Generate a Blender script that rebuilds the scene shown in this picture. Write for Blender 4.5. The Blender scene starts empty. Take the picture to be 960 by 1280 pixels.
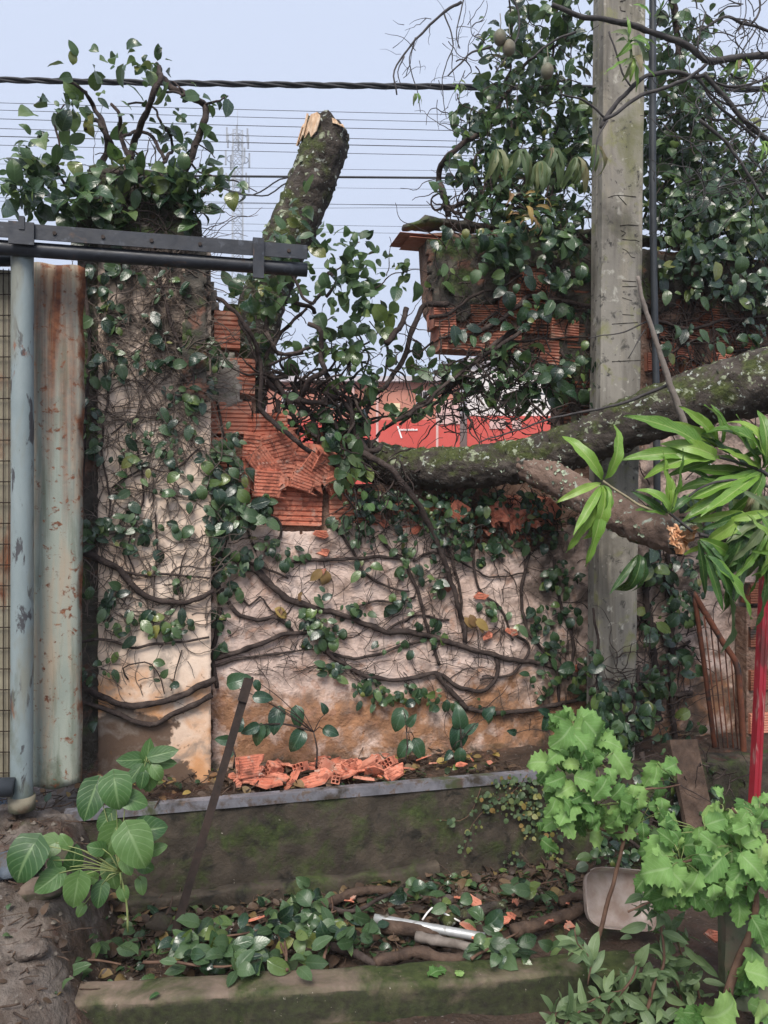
import bpy, math, random
import numpy as np
from mathutils import Vector, Matrix, noise
from math import radians, sin, cos, pi, sqrt, atan2

# ------------------------------------------------------------------ camera, sky, sun, exposure
scene = bpy.context.scene
col = scene.collection
F = 970.0; YAW = radians(13.6); CAMZ = 1.62
cam_d = bpy.data.cameras.new('camera'); cam = bpy.data.objects.new('camera', cam_d); col.objects.link(cam)
cam_d.sensor_fit = 'VERTICAL'; cam_d.sensor_height = 36; cam_d.lens = F/1280*36
cam_d.clip_start = 0.05; cam_d.clip_end = 2000
cam.location = (0, 0, CAMZ); cam.rotation_euler = (radians(90), 0, -YAW)
scene.camera = cam

SUN_EL, SUN_AZ = radians(50), radians(203)      # soft light of an overcast sky, high behind the viewer
world = bpy.data.worlds.new('World'); scene.world = world; world.use_nodes = True
wn = world.node_tree.nodes; wl = world.node_tree.links
bg = wn['Background']
sky = wn.new('ShaderNodeTexSky'); sky.sky_type = 'NISHITA'; sky.sun_disc = False
sky.sun_elevation = SUN_EL; sky.sun_rotation = SUN_AZ; sky.air_density = 1.0; sky.dust_density = 6.0
wmix = wn.new('ShaderNodeMix'); wmix.data_type = 'RGBA'; wmix.inputs[0].default_value = 0.93
wmix.inputs[7].default_value = (2.32, 2.62, 3.3, 1)     # even cloud cover
wl.new(sky.outputs[0], wmix.inputs[6]); wl.new(wmix.outputs[2], bg.inputs[0])
bg.inputs[1].default_value = 0.1

sun_d = bpy.data.lights.new('sun', 'SUN'); sun_d.energy = 1.5; sun_d.angle = radians(28); sun_d.color = (1, .94, .86)
sun = bpy.data.objects.new('sun', sun_d); col.objects.link(sun)
sdir = Vector((sin(SUN_AZ)*cos(SUN_EL), cos(SUN_AZ)*cos(SUN_EL), sin(SUN_EL)))
sun.rotation_euler = sdir.to_track_quat('Z', 'Y').to_euler(); sun.location = sdir*20

vs = scene.view_settings
vs.view_transform = 'Standard'; vs.look = 'None'; vs.gamma = 1; vs.exposure = 1.6; vs.use_curve_mapping = False

# ------------------------------------------------------------------ helpers
R = random.Random(7)
CAM = Vector((0, 0, CAMZ)); CA, SA = cos(YAW), sin(YAW)
YP, YW, YL = 3.70, 3.80, 3.36            # pillar face, wall face, ledge front (metres from the viewer along Y)
ZL, ZS = 0.40, -0.03                     # ledge top, planter soil

def ray(px, py):
    r = (px-480)/F
    return Vector((CA*r+SA, -SA*r+CA, (640-py)/F))
def at(px, py, Y): d = ray(px, py); return CAM + d*(Y/d.y)
def atz(px, py, z): d = ray(px, py); return CAM + d*((z-CAMZ)/d.z)
def deep(px, py, f): return CAM + ray(px, py)*f
def pxs(px, Y): return (Y/ray(px, 640).y)/F          # metres per pixel there
def nz(p, s=1.0, o=0.0): return noise.noise(Vector((p[0]*s+o, p[1]*s+o*1.7, p[2]*s-o)))
def fbm(p, s=1.0, o=0.0, n=4):
    a, v = 1.0, 0.0
    for i in range(n): v += a*nz(p, s, o+i*9.1); a *= .5; s *= 2.1
    return v

class MB:
    def __init__(s): s.v = []; s.f = []; s.uv = []; s.mi = []; s.rnd = []; s.hasuv = False
    def add(s, verts, faces, mi=0, uvs=None, rnd=0.0):
        b = len(s.v); s.v.extend([tuple(v) for v in verts])
        for f in faces:
            s.f.append([b+i for i in f]); s.mi.append(mi); s.rnd.append(rnd)
            if uvs is not None: s.uv.extend([uvs[i] for i in f]); s.hasuv = True
            else: s.uv.extend([(0, 0)]*len(f))
    def box(s, lo, hi, mi=0, M=None):
        (a, b, c), (d, e, f) = lo, hi
        v = [Vector(p) for p in ((a,b,c),(d,b,c),(d,e,c),(a,e,c),(a,b,f),(d,b,f),(d,e,f),(a,e,f))]
        if M: v = [M @ p for p in v]
        s.add(v, [(0,3,2,1),(4,5,6,7),(0,1,5,4),(1,2,6,5),(2,3,7,6),(3,0,4,7)], mi)
    def bar(s, p, q, w, h, mi=0, up=Vector((0,0,1))):
        p, q = Vector(p), Vector(q); d = (q-p); L = d.length; y = d/L
        x = y.cross(up).normalized() if abs(y.dot(up)) < .99 else Vector((1,0,0)); z = x.cross(y)
        M = Matrix.Translation(p) @ Matrix((x, y, z)).transposed().to_4x4()
        s.box((-w/2, 0, -h/2), (w/2, L, h/2), mi, M)
    def tube(s, pts, rad, n=6, jit=0.0, cap=True, mi=0, rnd=0.0, seed=0):
        pts = [Vector(p) for p in pts]; m = len(pts)
        if not hasattr(rad, '__len__'): rad = [rad]*m
        T = []
        for i in range(m):
            t = pts[min(i+1, m-1)]-pts[max(i-1, 0)]
            T.append(t.normalized() if t.length > 1e-9 else Vector((0,0,1)))
        u = T[0].orthogonal().normalized(); vs_ = []
        for i in range(m):
            u = (u - T[i]*u.dot(T[i]))
            u = u.normalized() if u.length > 1e-6 else T[i].orthogonal().normalized()
            w = T[i].cross(u)
            for k in range(n):
                a = 2*pi*k/n; dirv = u*cos(a)+w*sin(a); r = rad[i]
                if jit: r *= 1+jit*fbm(pts[i]+dirv*r, .9/max(rad[i], .004), seed, 2)
                vs_.append(pts[i]+dirv*r)
        fs = [(i*n+k, i*n+(k+1) % n, (i+1)*n+(k+1) % n, (i+1)*n+k) for i in range(m-1) for k in range(n)]
        if cap: fs += [tuple(range(n-1, -1, -1)), tuple((m-1)*n+k for k in range(n))]
        s.add(vs_, fs, mi, None, rnd)
    def mesh(s, name, mats, smooth=True):
        me = bpy.data.meshes.new(name); me.from_pydata(s.v, [], s.f)
        for m in (mats if isinstance(mats, (list, tuple)) else [mats]): me.materials.append(m)
        if s.f:
            me.polygons.foreach_set('material_index', s.mi)
            me.polygons.foreach_set('use_smooth', [smooth]*len(s.f))
            if any(s.rnd):
                a = me.attributes.new('rnd', 'FLOAT', 'FACE'); a.data.foreach_set('value', s.rnd)
            if s.hasuv:
                l = me.uv_layers.new(name='UVMap'); l.data.foreach_set('uv', np.array(s.uv, dtype=np.float32).ravel())
        me.update(); return me

def link(name, data, parent=None, M=None):
    o = bpy.data.objects.new(name, data); col.objects.link(o)
    if parent is not None:
        o.parent = parent
        org = ORG[parent.name]
        o.matrix_basis = Matrix.Translation(-org) @ (M if M is not None else Matrix.Identity(4))
        ORG[o.name] = org if M is None else None
        if M is None: ORG[o.name] = org
    elif M is not None: o.matrix_basis = M
    if o.name not in ORG: ORG[o.name] = Vector((0,0,0)) if M is None else M.to_translation()
    return o
ORG = {}
def tag(o, label, cat, group=None, kind=None):
    if label: o['label'] = label
    if cat: o['category'] = cat
    if group: o['group'] = group
    if kind: o['kind'] = kind
    return o
def thing(name, label, cat, loc, group=None):
    o = bpy.data.objects.new(name, None); col.objects.link(o); o.empty_display_size = .1
    o.location = loc; ORG[o.name] = Vector(loc); return tag(o, label, cat, group)
# a mesh in world coordinates as part of a thing: vertices stay in world space, the part is shifted back by the thing's origin
def part(name, mb, mats, parent, smooth=True, kind=None, label=None):
    o = bpy.data.objects.new(name, mb.mesh(name, mats, smooth)); col.objects.link(o)
    o.parent = parent; base = ORG[parent.name]
    o.location = -base
    ORG[o.name] = Vector((0,0,0))
    if kind: o['kind'] = kind
    if label: o['label'] = label
    return o
def piece(name, data, parent, M, label=None):
    o = bpy.data.objects.new(name, data); col.objects.link(o); o.parent = parent
    o.matrix_basis = Matrix.Translation(-ORG[parent.name]) @ M
    if label: o['label'] = label
    return o
def solo(name, mb, mats, label, cat, group=None, kind=None, smooth=True, origin=None):
    me = mb.mesh(name, mats, smooth); o = bpy.data.objects.new(name, me); col.objects.link(o)
    if origin is None:
        v = np.array(mb.v); origin = Vector((v[:,0].mean(), v[:,1].mean(), v[:,2].min()))
    me.transform(Matrix.Translation(-Vector(origin))); o.location = origin
    ORG[o.name] = Vector(origin)
    return tag(o, label, cat, group, kind)

def spline(pts, step=.03):
    P = [Vector(p) for p in pts]
    if len(P) < 3:
        n = max(2, int((P[-1]-P[0]).length/step)); return [P[0].lerp(P[-1], i/n) for i in range(n+1)]
    P = [P[0]*2-P[1]] + P + [P[-1]*2-P[-2]]; out = []
    for i in range(1, len(P)-2):
        p0, p1, p2, p3 = P[i-1:i+3]; n = max(1, int((p2-p1).length/step))
        for k in range(n):
            t = k/n
            out.append(.5*((2*p1)+(p2-p0)*t+(2*p0-5*p1+4*p2-p3)*t*t+(3*p1-p0-3*p2+p3)*t**3))
    out.append(P[-2]); return out
def wob(pts, amp, s=9.0, o=0.0):
    return [p+Vector((nz(p, s, o), nz(p, s, o+31)*.6, nz(p, s, o+77)))*amp for p in pts]
def taper(n, a, b): return [a+(b-a)*i/max(1, n-1) for i in range(n)]

# ------------------------------------------------------------------ materials
class NT:
    def __init__(s, name):
        s.m = bpy.data.materials.new(name); s.m.use_nodes = True; s.t = s.m.node_tree
        s.n = s.t.nodes; s.b = s.n['Principled BSDF']; s.out = s.n['Material Output']
        s.geo = s.n.new('ShaderNodeNewGeometry'); s.pos = s.geo.outputs['Position']
    def L(s, a, b): s.t.links.new(a, b)
    def put(s, sock, v):
        if hasattr(v, 'links'): s.L(v, sock)
        elif isinstance(v, (tuple, list)) and len(v) == 3 and sock.type == 'RGBA': sock.default_value = (*v, 1)
        else: sock.default_value = v
    def noise(s, scale, detail=5, dist=0.0, rough=.6, off=0.0, vec=None, stretch=None):
        v = vec or s.pos
        if off or stretch:
            mp = s.n.new('ShaderNodeMapping'); s.L(v, mp.inputs[0]); mp.inputs['Location'].default_value = (off, off*.7, -off)
            if stretch: mp.inputs['Scale'].default_value = stretch
            v = mp.outputs[0]
        t = s.n.new('ShaderNodeTexNoise'); s.L(v, t.inputs['Vector']); t.inputs['Scale'].default_value = scale
        t.inputs['Detail'].default_value = detail; t.inputs['Roughness'].default_value = rough; t.inputs['Distortion'].default_value = dist
        return t.outputs[0]
    def voro(s, scale, feature='F1', off=0.0, out=0, vec=None):
        t = s.n.new('ShaderNodeTexVoronoi'); t.feature = feature; s.L(vec or s.pos, t.inputs['Vector']); t.inputs['Scale'].default_value = scale
        return t.outputs[out]
    def ramp(s, fac, stops):
        r = s.n.new('ShaderNodeValToRGB'); s.L(fac, r.inputs[0]); e = r.color_ramp.elements
        while len(e) < len(stops): e.new(.5)
        for k, (p, c) in enumerate(stops): e[k].position = p; e[k].color = (*c, 1)
        return r.outputs[0]
    def rng(s, v, a, b, c=0.0, d=1.0):
        r = s.n.new('ShaderNodeMapRange'); s.L(v, r.inputs[0])
        for k, x in zip((1, 2, 3, 4), (a, b, c, d)): r.inputs[k].default_value = x
        return r.outputs[0]
    def math(s, op, a, b=0.0, c=0.0):
        r = s.n.new('ShaderNodeMath'); r.operation = op
        for k, x in enumerate((a, b, c)): s.put(r.inputs[k], x)
        return r.outputs[0]
    def mix(s, fac, a, b, mode='MIX'):
        r = s.n.new('ShaderNodeMix'); r.data_type = 'RGBA'; r.blend_type = mode
        s.put(r.inputs[0], fac); s.put(r.inputs[6], a); s.put(r.inputs[7], b); return r.outputs[2]
    def axis(s, v, k):
        r = s.n.new('ShaderNodeSeparateXYZ'); s.L(v, r.inputs[0]); return r.outputs[k]
    def bump(s, h, strength, dist, prev=None):
        b = s.n.new('ShaderNodeBump'); s.put(b.inputs['Height'], h); b.inputs['Strength'].default_value = strength
        b.inputs['Distance'].default_value = dist
        if prev is not None: s.L(prev, b.inputs['Normal'])
        return b.outputs[0]

def surf(name, stops, scale=6, rough=.85, layers=(), bumps=((30, .5, .01),), spec=.3, metal=0.0, stretch=None, roughvar=.12, alpha=None, trans=0.0):
    """stops: base colours over a noise; layers: dict(c, s, lo, hi, z=(a,b), up=(a,b), x=(a,b), off, st, v)"""
    t = NT(name)
    c = t.ramp(t.noise(scale, 6, .3, stretch=stretch), stops)
    rg = t.rng(t.noise(scale*2.3, 4, off=3.3), .3, .7, rough-roughvar, min(1, rough+roughvar))
    for i, l in enumerate(layers):
        if l.get('v'): n = t.voro(l['s'])
        else: n = t.noise(l.get('s', 5), l.get('d', 6), l.get('dist', .4), off=l.get('off', 5.0+i*3.1), stretch=l.get('st'))
        if 'z' in l:        # the edge of the stain wanders with the noise
            zz = t.rng(t.axis(t.pos, 2), l['z'][0], l['z'][1])
            n = t.math('ADD', n, t.math('MULTIPLY', t.math('SUBTRACT', zz, 1.0), l.get('zk', .5)))
        if 'x' in l:
            zz = t.rng(t.axis(t.pos, 0), l['x'][0], l['x'][1])
            n = t.math('ADD', n, t.math('MULTIPLY', t.math('SUBTRACT', zz, 1.0), l.get('zk', .5)))
        if 'up' in l:
            zz = t.rng(t.axis(t.geo.outputs['Normal'], 2), l['up'][0], l['up'][1])
            n = t.math('ADD', n, t.math('MULTIPLY', t.math('SUBTRACT', zz, 1.0), l.get('zk', .5)))
        mk = t.rng(n, l['lo'], l['hi'])
        if l.get('k', 1) != 1: mk = t.math('MULTIPLY', mk, l['k'])
        cc = l['c']
        if isinstance(cc, list): cc = t.ramp(t.noise(l.get('cs', 40), 4, off=1.7), cc)
        c = t.mix(mk, c, cc)
        if 'r' in l: rg = t.math('ADD', rg, t.math('MULTIPLY', mk, l['r']))
    t.put(t.b.inputs['Base Color'], c); t.put(t.b.inputs['Roughness'], rg)
    t.b.inputs['Specular IOR Level'].default_value = spec; t.b.inputs['Metallic'].default_value = metal
    pv = None
    for b in bumps:
        h = t.voro(b[0], 'DISTANCE_TO_EDGE') if len(b) > 3 and b[3] == 'crack' else t.noise(b[0], 6, .2, off=11, stretch=b[3] if len(b) > 3 and b[3] != 'crack' else None)
        if len(b) > 3 and b[3] == 'crack': h = t.rng(h, 0, .06)
        pv = t.bump(h, b[1], b[2], pv)
    if pv is not None: t.L(pv, t.b.inputs['Normal'])
    if alpha is not None: t.b.inputs['Alpha'].default_value = alpha
    if trans: t.b.inputs['Transmission Weight'].default_value = trans
    return t.m

def leafmat(name, stops, vein=(.3, .4, .2), vk=.25, rough=.38, tr=.25, nveins=9, slope=1.2, back=1.0, spec=.5):
    t = NT(name)
    oi = t.n.new('ShaderNodeObjectInfo'); at_ = t.n.new('ShaderNodeAttribute'); at_.attribute_name = 'rnd'
    r = t.math('FRACT', t.math('ADD', oi.outputs['Random'], at_.outputs['Fac']))
    c = t.ramp(r, stops)
    c = t.mix(t.rng(t.noise(45, 4), .35, .7, 0, .35), c, t.mix(1.0, c, (.55, .6, .4), 'MULTIPLY'))
    uv = t.n.new('ShaderNodeUVMap'); u = t.axis(uv.outputs[0], 0); v = t.axis(uv.outputs[0], 1)
    au = t.math('ABSOLUTE', t.math('SUBTRACT', u, .5))
    mid = t.rng(au, .018, .06, 1, 0)
    w = t.math('FRACT', t.math('SUBTRACT', t.math('MULTIPLY', v, nveins), t.math('MULTIPLY', au, slope*nveins*.55)))
    sv = t.rng(t.math('ABSOLUTE', t.math('SUBTRACT', w, .5)), .04, .13, 1, 0)
    vv = t.math('MAXIMUM', mid, t.math('MULTIPLY', sv, .45))
    c = t.mix(t.math('MULTIPLY', vv, vk), c, vein)
    bf = t.geo.outputs['Backfacing']
    c = t.mix(t.math('MULTIPLY', bf, back*.55), c, t.mix(.5, c, (.24, .30, .20)))
    t.put(t.b.inputs['Base Color'], c)
    t.put(t.b.inputs['Roughness'], t.math('ADD', t.math('ADD', t.rng(t.noise(30, 3), .3, .7, -.1, .12), rough), t.math('MULTIPLY', bf, .25)))
    t.b.inputs['Specular IOR Level'].default_value = spec
    h = t.math('ADD', t.math('MULTIPLY', vv, -1.0), t.math('MULTIPLY', t.noise(90, 3), .6))
    t.L(t.bump(h, .45, .0015), t.b.inputs['Normal'])
    tl = t.n.new('ShaderNodeBsdfTranslucent'); t.put(tl.inputs[0], t.mix(.4, c, (.2, .34, .06)))
    ms = t.n.new('ShaderNodeMixShader'); ms.inputs[0].default_value = tr
    t.L(t.b.outputs[0], ms.inputs[1]); t.L(tl.outputs[0], ms.inputs[2]); t.L(ms.outputs[0], t.out.inputs[0])
    return t.m

MOSS = [(.3, (.030, .045, .016)), (.6, (.07, .10, .03)), (.8, (.11, .14, .045))]
M = {}
M['plaster'] = surf('plaster', [(.25, (.44, .31, .25)), (.5, (.62, .47, .40)), (.75, (.72, .58, .51))], 5, .9, [
    dict(c=[(.3, (.24, .13, .075)), (.7, (.42, .22, .12))], s=6, lo=.36, hi=.50, z=(1.05, .66), zk=.5, cs=14),
    dict(c=(.20, .14, .11), s=9, lo=.52, hi=.66, k=.75), dict(c=(.40, .22, .15), s=13, lo=.56, hi=.68, k=.7), dict(c=(.07, .062, .055), s=7, lo=.52, hi=.66, z=(1.35, 1.72), zk=.45, k=.8),
    dict(c=(.085, .063, .05), s=8, lo=.42, hi=.58, x=(.9, 1.9), zk=.35, k=.85),
    dict(c=(.05, .05, .03), s=8, lo=.48, hi=.6, z=(.6, .40), zk=.5, k=.8)],
    bumps=((14, .6, .03), (45, .7, .012), (120, .5, .004)))
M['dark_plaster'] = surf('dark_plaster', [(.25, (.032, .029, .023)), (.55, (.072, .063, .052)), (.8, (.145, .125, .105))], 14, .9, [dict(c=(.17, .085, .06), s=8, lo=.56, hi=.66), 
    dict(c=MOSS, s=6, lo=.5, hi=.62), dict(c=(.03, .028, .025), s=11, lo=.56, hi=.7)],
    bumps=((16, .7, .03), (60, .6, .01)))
M['pillar'] = surf('pillar_plaster', [(.3, (.62, .45, .34)), (.5, (.74, .58, .46)), (.75, (.78, .65, .54))], 4, .85, [
    dict(c=[(.3, (.55, .27, .12)), (.7, (.66, .36, .19))], s=4, lo=.34, hi=.52, z=(1.1, .78), zk=.5, cs=6),
    dict(c=(.13, .085, .06), s=4, lo=.44, hi=.47, z=(.86, .66), zk=.3, x=(.14, -.14), off=2.2),
    dict(c=(.085, .07, .058), s=6, lo=.42, hi=.54, z=(1.75, 2.5), zk=.35, d=8),
    dict(c=(.24, .20, .17), s=12, lo=.52, hi=.66, k=.7), dict(c=(.16, .09, .05), s=16, lo=.64, hi=.7)],
    bumps=((12, .35, .015), (70, .35, .004)))
M['brick'] = surf('terracotta', [(.25, (.36, .125, .08)), (.5, (.52, .21, .14)), (.8, (.62, .32, .235))], 9, .88, [dict(c=(.60, .40, .32), s=22, lo=.56, hi=.70, k=.7), 
    dict(c=(.42, .30, .23), s=14, lo=.58, hi=.70), dict(c=(.12, .065, .045), s=6, lo=.63, hi=.76), dict(c=MOSS, s=5, lo=.68, hi=.77)],
    bumps=((50, .5, .006), (140, .4, .003)))
M['fresh_brick'] = surf('fresh_terracotta', [(.25, (.44, .125, .075)), (.5, (.58, .20, .125)), (.8, (.64, .30, .21))], 12, .85, [
    dict(c=(.42, .31, .25), s=20, lo=.56, hi=.68), dict(c=(.12, .05, .035), s=16, lo=.58, hi=.72, k=.85), dict(c=(.30, .10, .065), s=30, lo=.5, hi=.6)], bumps=((60, .6, .008), (150, .5, .003)))
M['old_brick'] = surf('dark_terracotta', [(.25, (.10, .045, .03)), (.5, (.20, .075, .045)), (.8, (.32, .12, .07))], 9, .9, [
    dict(c=(.055, .045, .04), s=8, lo=.50, hi=.62), dict(c=MOSS, s=5, lo=.62, hi=.72)], bumps=((50, .6, .008),))
M['core'] = surf('brick_core', [(.25, (.14, .08, .055)), (.55, (.24, .15, .11)), (.8, (.33, .25, .20))], 14, .95, bumps=((25, .9, .04), (80, .5, .01)))
M['mortar'] = surf('mortar', [(.3, (.22, .19, .165)), (.7, (.40, .36, .32))], 20, .95, [dict(c=MOSS, s=7, lo=.58, hi=.68)], bumps=((40, .8, .015),))
M['pole'] = surf('pole_concrete', [(.25, (.17, .155, .13)), (.5, (.26, .24, .205)), (.8, (.34, .315, .27))], 5, .85, [
    dict(c=(.16, .16, .085), s=3, lo=.56, hi=.72, z=(1.6, 2.6), zk=.2), dict(c=(.10, .09, .075), s=6, lo=.50, hi=.66, st=(1.6, 1, .16), k=.8), dict(c=(.36, .32, .25), s=7, lo=.56, hi=.70, st=(1.6, 1, .2), k=.7), dict(c=(.05, .048, .042), s=12, lo=.60, hi=.70),
    dict(c=(.06, .055, .05), s=26, lo=.60, hi=.68), dict(c=(.44, .42, .36), s=18, lo=.60, hi=.70), dict(c=(.22, .22, .10), s=9, lo=.57, hi=.68, k=.8), dict(c=(.08, .072, .06), s=4, lo=.55, hi=.70, k=.7)], stretch=(1, 1, .35),
    bumps=((40, .3, .006), (160, .35, .002)))
M['groove'] = surf('pole_groove', [(.3, (.035, .03, .025)), (.7, (.07, .06, .05))], 20, .95)
M['moss_wall'] = surf('mossy_concrete', [(.25, (.028, .023, .018)), (.5, (.058, .047, .036)), (.8, (.105, .082, .06))], 9, .92, [
    dict(c=[(.3, (.028, .038, .013)), (.7, (.065, .085, .028))], s=7, lo=.48, hi=.64), dict(c=(.17, .115, .085), s=5, lo=.56, hi=.68, z=(.18, .40), zk=.25),
    dict(c=(.022, .02, .016), s=9, lo=.55, hi=.66), dict(c=(.28, .25, .21), s=60, lo=.70, hi=.74)], bumps=((12, .5, .02), (60, .7, .008)))
M['kerb'] = surf('kerb_concrete', [(.25, (.09, .07, .055)), (.5, (.16, .12, .092)), (.8, (.25, .185, .14))], 7, .85, [
    dict(c=[(.3, (.024, .032, .011)), (.7, (.055, .07, .022))], s=4.5, lo=.38, hi=.56, x=(-.55, .2), zk=.22),
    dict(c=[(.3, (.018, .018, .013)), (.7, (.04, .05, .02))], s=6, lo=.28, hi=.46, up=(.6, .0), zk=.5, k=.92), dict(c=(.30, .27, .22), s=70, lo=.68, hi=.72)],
    bumps=((14, .4, .012), (80, .5, .005)))
M['soil'] = surf('soil', [(.25, (.028, .020, .015)), (.5, (.062, .042, .031)), (.8, (.12, .08, .058))], 8, .72, [
    dict(c=[(.3, (.15, .07, .045)), (.7, (.26, .14, .09))], s=5, lo=.60, hi=.72), dict(c=(.22, .20, .18), s=45, lo=.64, hi=.70),
    dict(c=MOSS, s=4, lo=.60, hi=.72), dict(c=[(.3, (.075, .062, .053)), (.7, (.21, .175, .15))], s=5, lo=.38, hi=.58, x=(-.18, -.42), zk=.5, cs=18), dict(c=(.07, .04, .03), s=9, lo=.56, hi=.66), dict(c=(.045, .062, .085), s=6, lo=.40, hi=.52, x=(-.66, -.78), zk=.6)], bumps=((20, .8, .03), (90, .7, .01)))
M['blue_lump'] = surf('blue_stained_concrete', [(.3, (.05, .065, .085)), (.7, (.12, .14, .165))], 12, .9, [dict(c=(.08, .06, .045), s=9, lo=.52, hi=.64)], bumps=((30, .7, .012),))
M['pebble'] = surf('pebble', [(.3, (.07, .06, .05)), (.7, (.20, .17, .14))], 60, .9)
M['street'] = surf('street', [(.3, (.05, .05, .05)), (.7, (.09, .09, .085))], 3, .8)
M['strip'] = surf('steel_strip', [(.3, (.12, .12, .135)), (.7, (.26, .255, .285))], 12, .5, [dict(c=(.055, .045, .035), s=7, lo=.52, hi=.64, r=.3), dict(c=(.16, .12, .10), s=30, lo=.56, hi=.66, r=.3), dict(c=(.10, .07, .055), s=10, lo=.55, hi=.66, r=.3), dict(c=(.07, .08, .04), s=6, lo=.58, hi=.68, r=.3)], bumps=((50, .3, .003),), metal=.25, spec=.5)
RUST = [(.3, (.09, .03, .018)), (.7, (.26, .10, .045))]
M['rust_sheet'] = surf('rusted_painted_sheet', [(.25, (.20, .24, .21)), (.5, (.30, .33, .28)), (.8, (.38, .36, .29))], 5, .6, [
    dict(c=RUST, s=4, lo=.40, hi=.60, st=(3.0, 2, .12), z=(.8, 2.2), zk=.2, r=.2), dict(c=RUST, s=22, lo=.62, hi=.68, r=.2),
    dict(c=(.40, .31, .22), s=7, lo=.47, hi=.62, st=(2, 1, .22), off=9, k=.8), dict(c=(.12, .14, .10), s=9, lo=.52, hi=.66, st=(2, 1, .2), off=19, k=.7), dict(c=(.045, .06, .026), s=6, lo=.42, hi=.60, z=(1.15, .55), zk=.4, st=(1, 1, .5)), dict(c=RUST, s=30, lo=.58, hi=.66, off=4),
    dict(c=RUST, s=9, lo=.36, hi=.48, x=(-.535, -.455), zk=.7, r=.2, st=(1, 1, .6))], stretch=(1, 1, .3), bumps=((25, .25, .006), (120, .3, .002)), spec=.4)
M['post_paint'] = surf('worn_blue_paint', [(.3, (.17, .215, .22)), (.6, (.25, .295, .30)), (.8, (.32, .36, .36))], 6, .55, [
    dict(c=(.06, .06, .065), s=20, lo=.57, hi=.61, st=(1, 1, .3)), dict(c=(.20, .21, .18), s=8, lo=.5, hi=.66, st=(1, 1, .3)), dict(c=RUST, s=11, lo=.64, hi=.70, st=(1, 1, .4)),
    dict(c=(.10, .105, .065), s=7, lo=.40, hi=.58, z=(1.3, .55), zk=.4, st=(1, 1, .4))], stretch=(1, 1, .3), bumps=((60, .25, .003),), spec=.4)
M['black_steel'] = surf('dark_steel', [(.3, (.012, .014, .019)), (.7, (.032, .036, .046))], 8, .42, [dict(c=(.10, .055, .035), s=10, lo=.60, hi=.70, r=.3), dict(c=(.06, .068, .085), s=22, lo=.60, hi=.70)], bumps=((50, .3, .003),), spec=.5)
M['mesh_rust'] = surf('rusty_panel', [(.3, (.16, .14, .10)), (.7, (.30, .27, .20))], 6, .75, [dict(c=RUST, s=6, lo=.50, hi=.62, st=(1, 1, .4)), dict(c=(.06, .08, .04), s=5, lo=.48, hi=.62, z=(1.1, .5), zk=.35)], bumps=((60, .4, .004),))
M['rust'] = surf('rust', [(.3, (.07, .026, .017)), (.6, (.17, .06, .032)), (.85, (.32, .13, .06))], 10, .85, [dict(c=(.03, .028, .028), s=8, lo=.5, hi=.64)], bumps=((80, .5, .003),))
M['rod'] = surf('rusty_iron', [(.3, (.018, .013, .011)), (.7, (.05, .032, .025))], 18, .7, bumps=((80, .4, .003),), spec=.4)
M['red'] = surf('red_paint', [(.3, (.24, .014, .024)), (.7, (.34, .03, .045))], 6, .4, [dict(c=(.12, .03, .03), s=14, lo=.54, hi=.66, st=(1, 1, .3)), dict(c=(.34, .16, .15), s=30, lo=.60, hi=.68, st=(1, 1, .2)), dict(c=(.07, .05, .04), s=8, lo=.6, hi=.7)], bumps=((40, .15, .002),), spec=.5)
M['pvc'] = surf('dark_conduit', [(.3, (.03, .035, .042)), (.7, (.06, .068, .078))], 8, .5, bumps=((50, .2, .002),))
M['bark'] = surf('bark', [(.25, (.028, .023, .019)), (.5, (.062, .051, .043)), (.8, (.13, .11, .095))], 16, .92, [
    dict(c=[(.3, (.035, .045, .016)), (.6, (.08, .095, .032)), (.8, (.13, .15, .055))], s=8, lo=.42, hi=.56, up=(-.8, .2), zk=.25, cs=60), dict(c=[(.3, (.22, .25, .15)), (.7, (.36, .39, .28))], s=19, lo=.57, hi=.62, up=(-.6, .3), zk=.12, d=6),
    dict(c=[(.3, (.30, .33, .29)), (.7, (.45, .47, .42))], s=30, lo=.63, hi=.67, d=3)], bumps=((22, .9, .03), (75, .8, .010)), spec=.25)
M['stub_bark'] = surf('young_bark', [(.25, (.10, .07, .055)), (.5, (.17, .115, .09)), (.8, (.26, .19, .155))], 14, .9, [
    dict(c=MOSS, s=8, lo=.52, hi=.62, up=(-.2, -.9), zk=.25, cs=60), dict(c=(.30, .33, .28), s=22, lo=.60, hi=.66, d=4)], bumps=((30, .8, .02), (90, .6, .006)), spec=.25)
M['wood'] = surf('torn_wood', [(.25, (.30, .11, .05)), (.45, (.56, .27, .13)), (.8, (.72, .53, .37))], 40, .85, stretch=(1, 1, .2), bumps=((60, .9, .012, (1, 1, .15)),))
M['pale_wood'] = surf('pale_torn_wood', [(.25, (.42, .22, .12)), (.45, (.62, .42, .27)), (.8, (.76, .62, .47))], 50, .85, stretch=(1, 1, .15), bumps=((80, 1.0, .02, (1, 1, .12)),))
M['stem'] = surf('vine_stem', [(.25, (.020, .014, .013)), (.5, (.046, .033, .029)), (.8, (.115, .087, .073))], 18, .85, bumps=((60, .9, .010), (160, .6, .003)), spec=.3)
M['root'] = surf('vine_rootlet', [(.25, (.06, .043, .035)), (.5, (.11, .085, .07)), (.8, (.20, .16, .135))], 20, .9)
M['twig'] = surf('grey_twig', [(.3, (.12, .10, .085)), (.7, (.25, .215, .19))], 20, .85, bumps=((80, .5, .003),))
M['dark_twig'] = surf('dark_twig', [(.3, (.035, .032, .034)), (.7, (.085, .078, .075))], 20, .85, bumps=((80, .5, .003),))
M['brown_stem'] = surf('brown_stem', [(.3, (.075, .042, .030)), (.7, (.16, .095, .065))], 20, .8, bumps=((80, .5, .003),))
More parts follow.
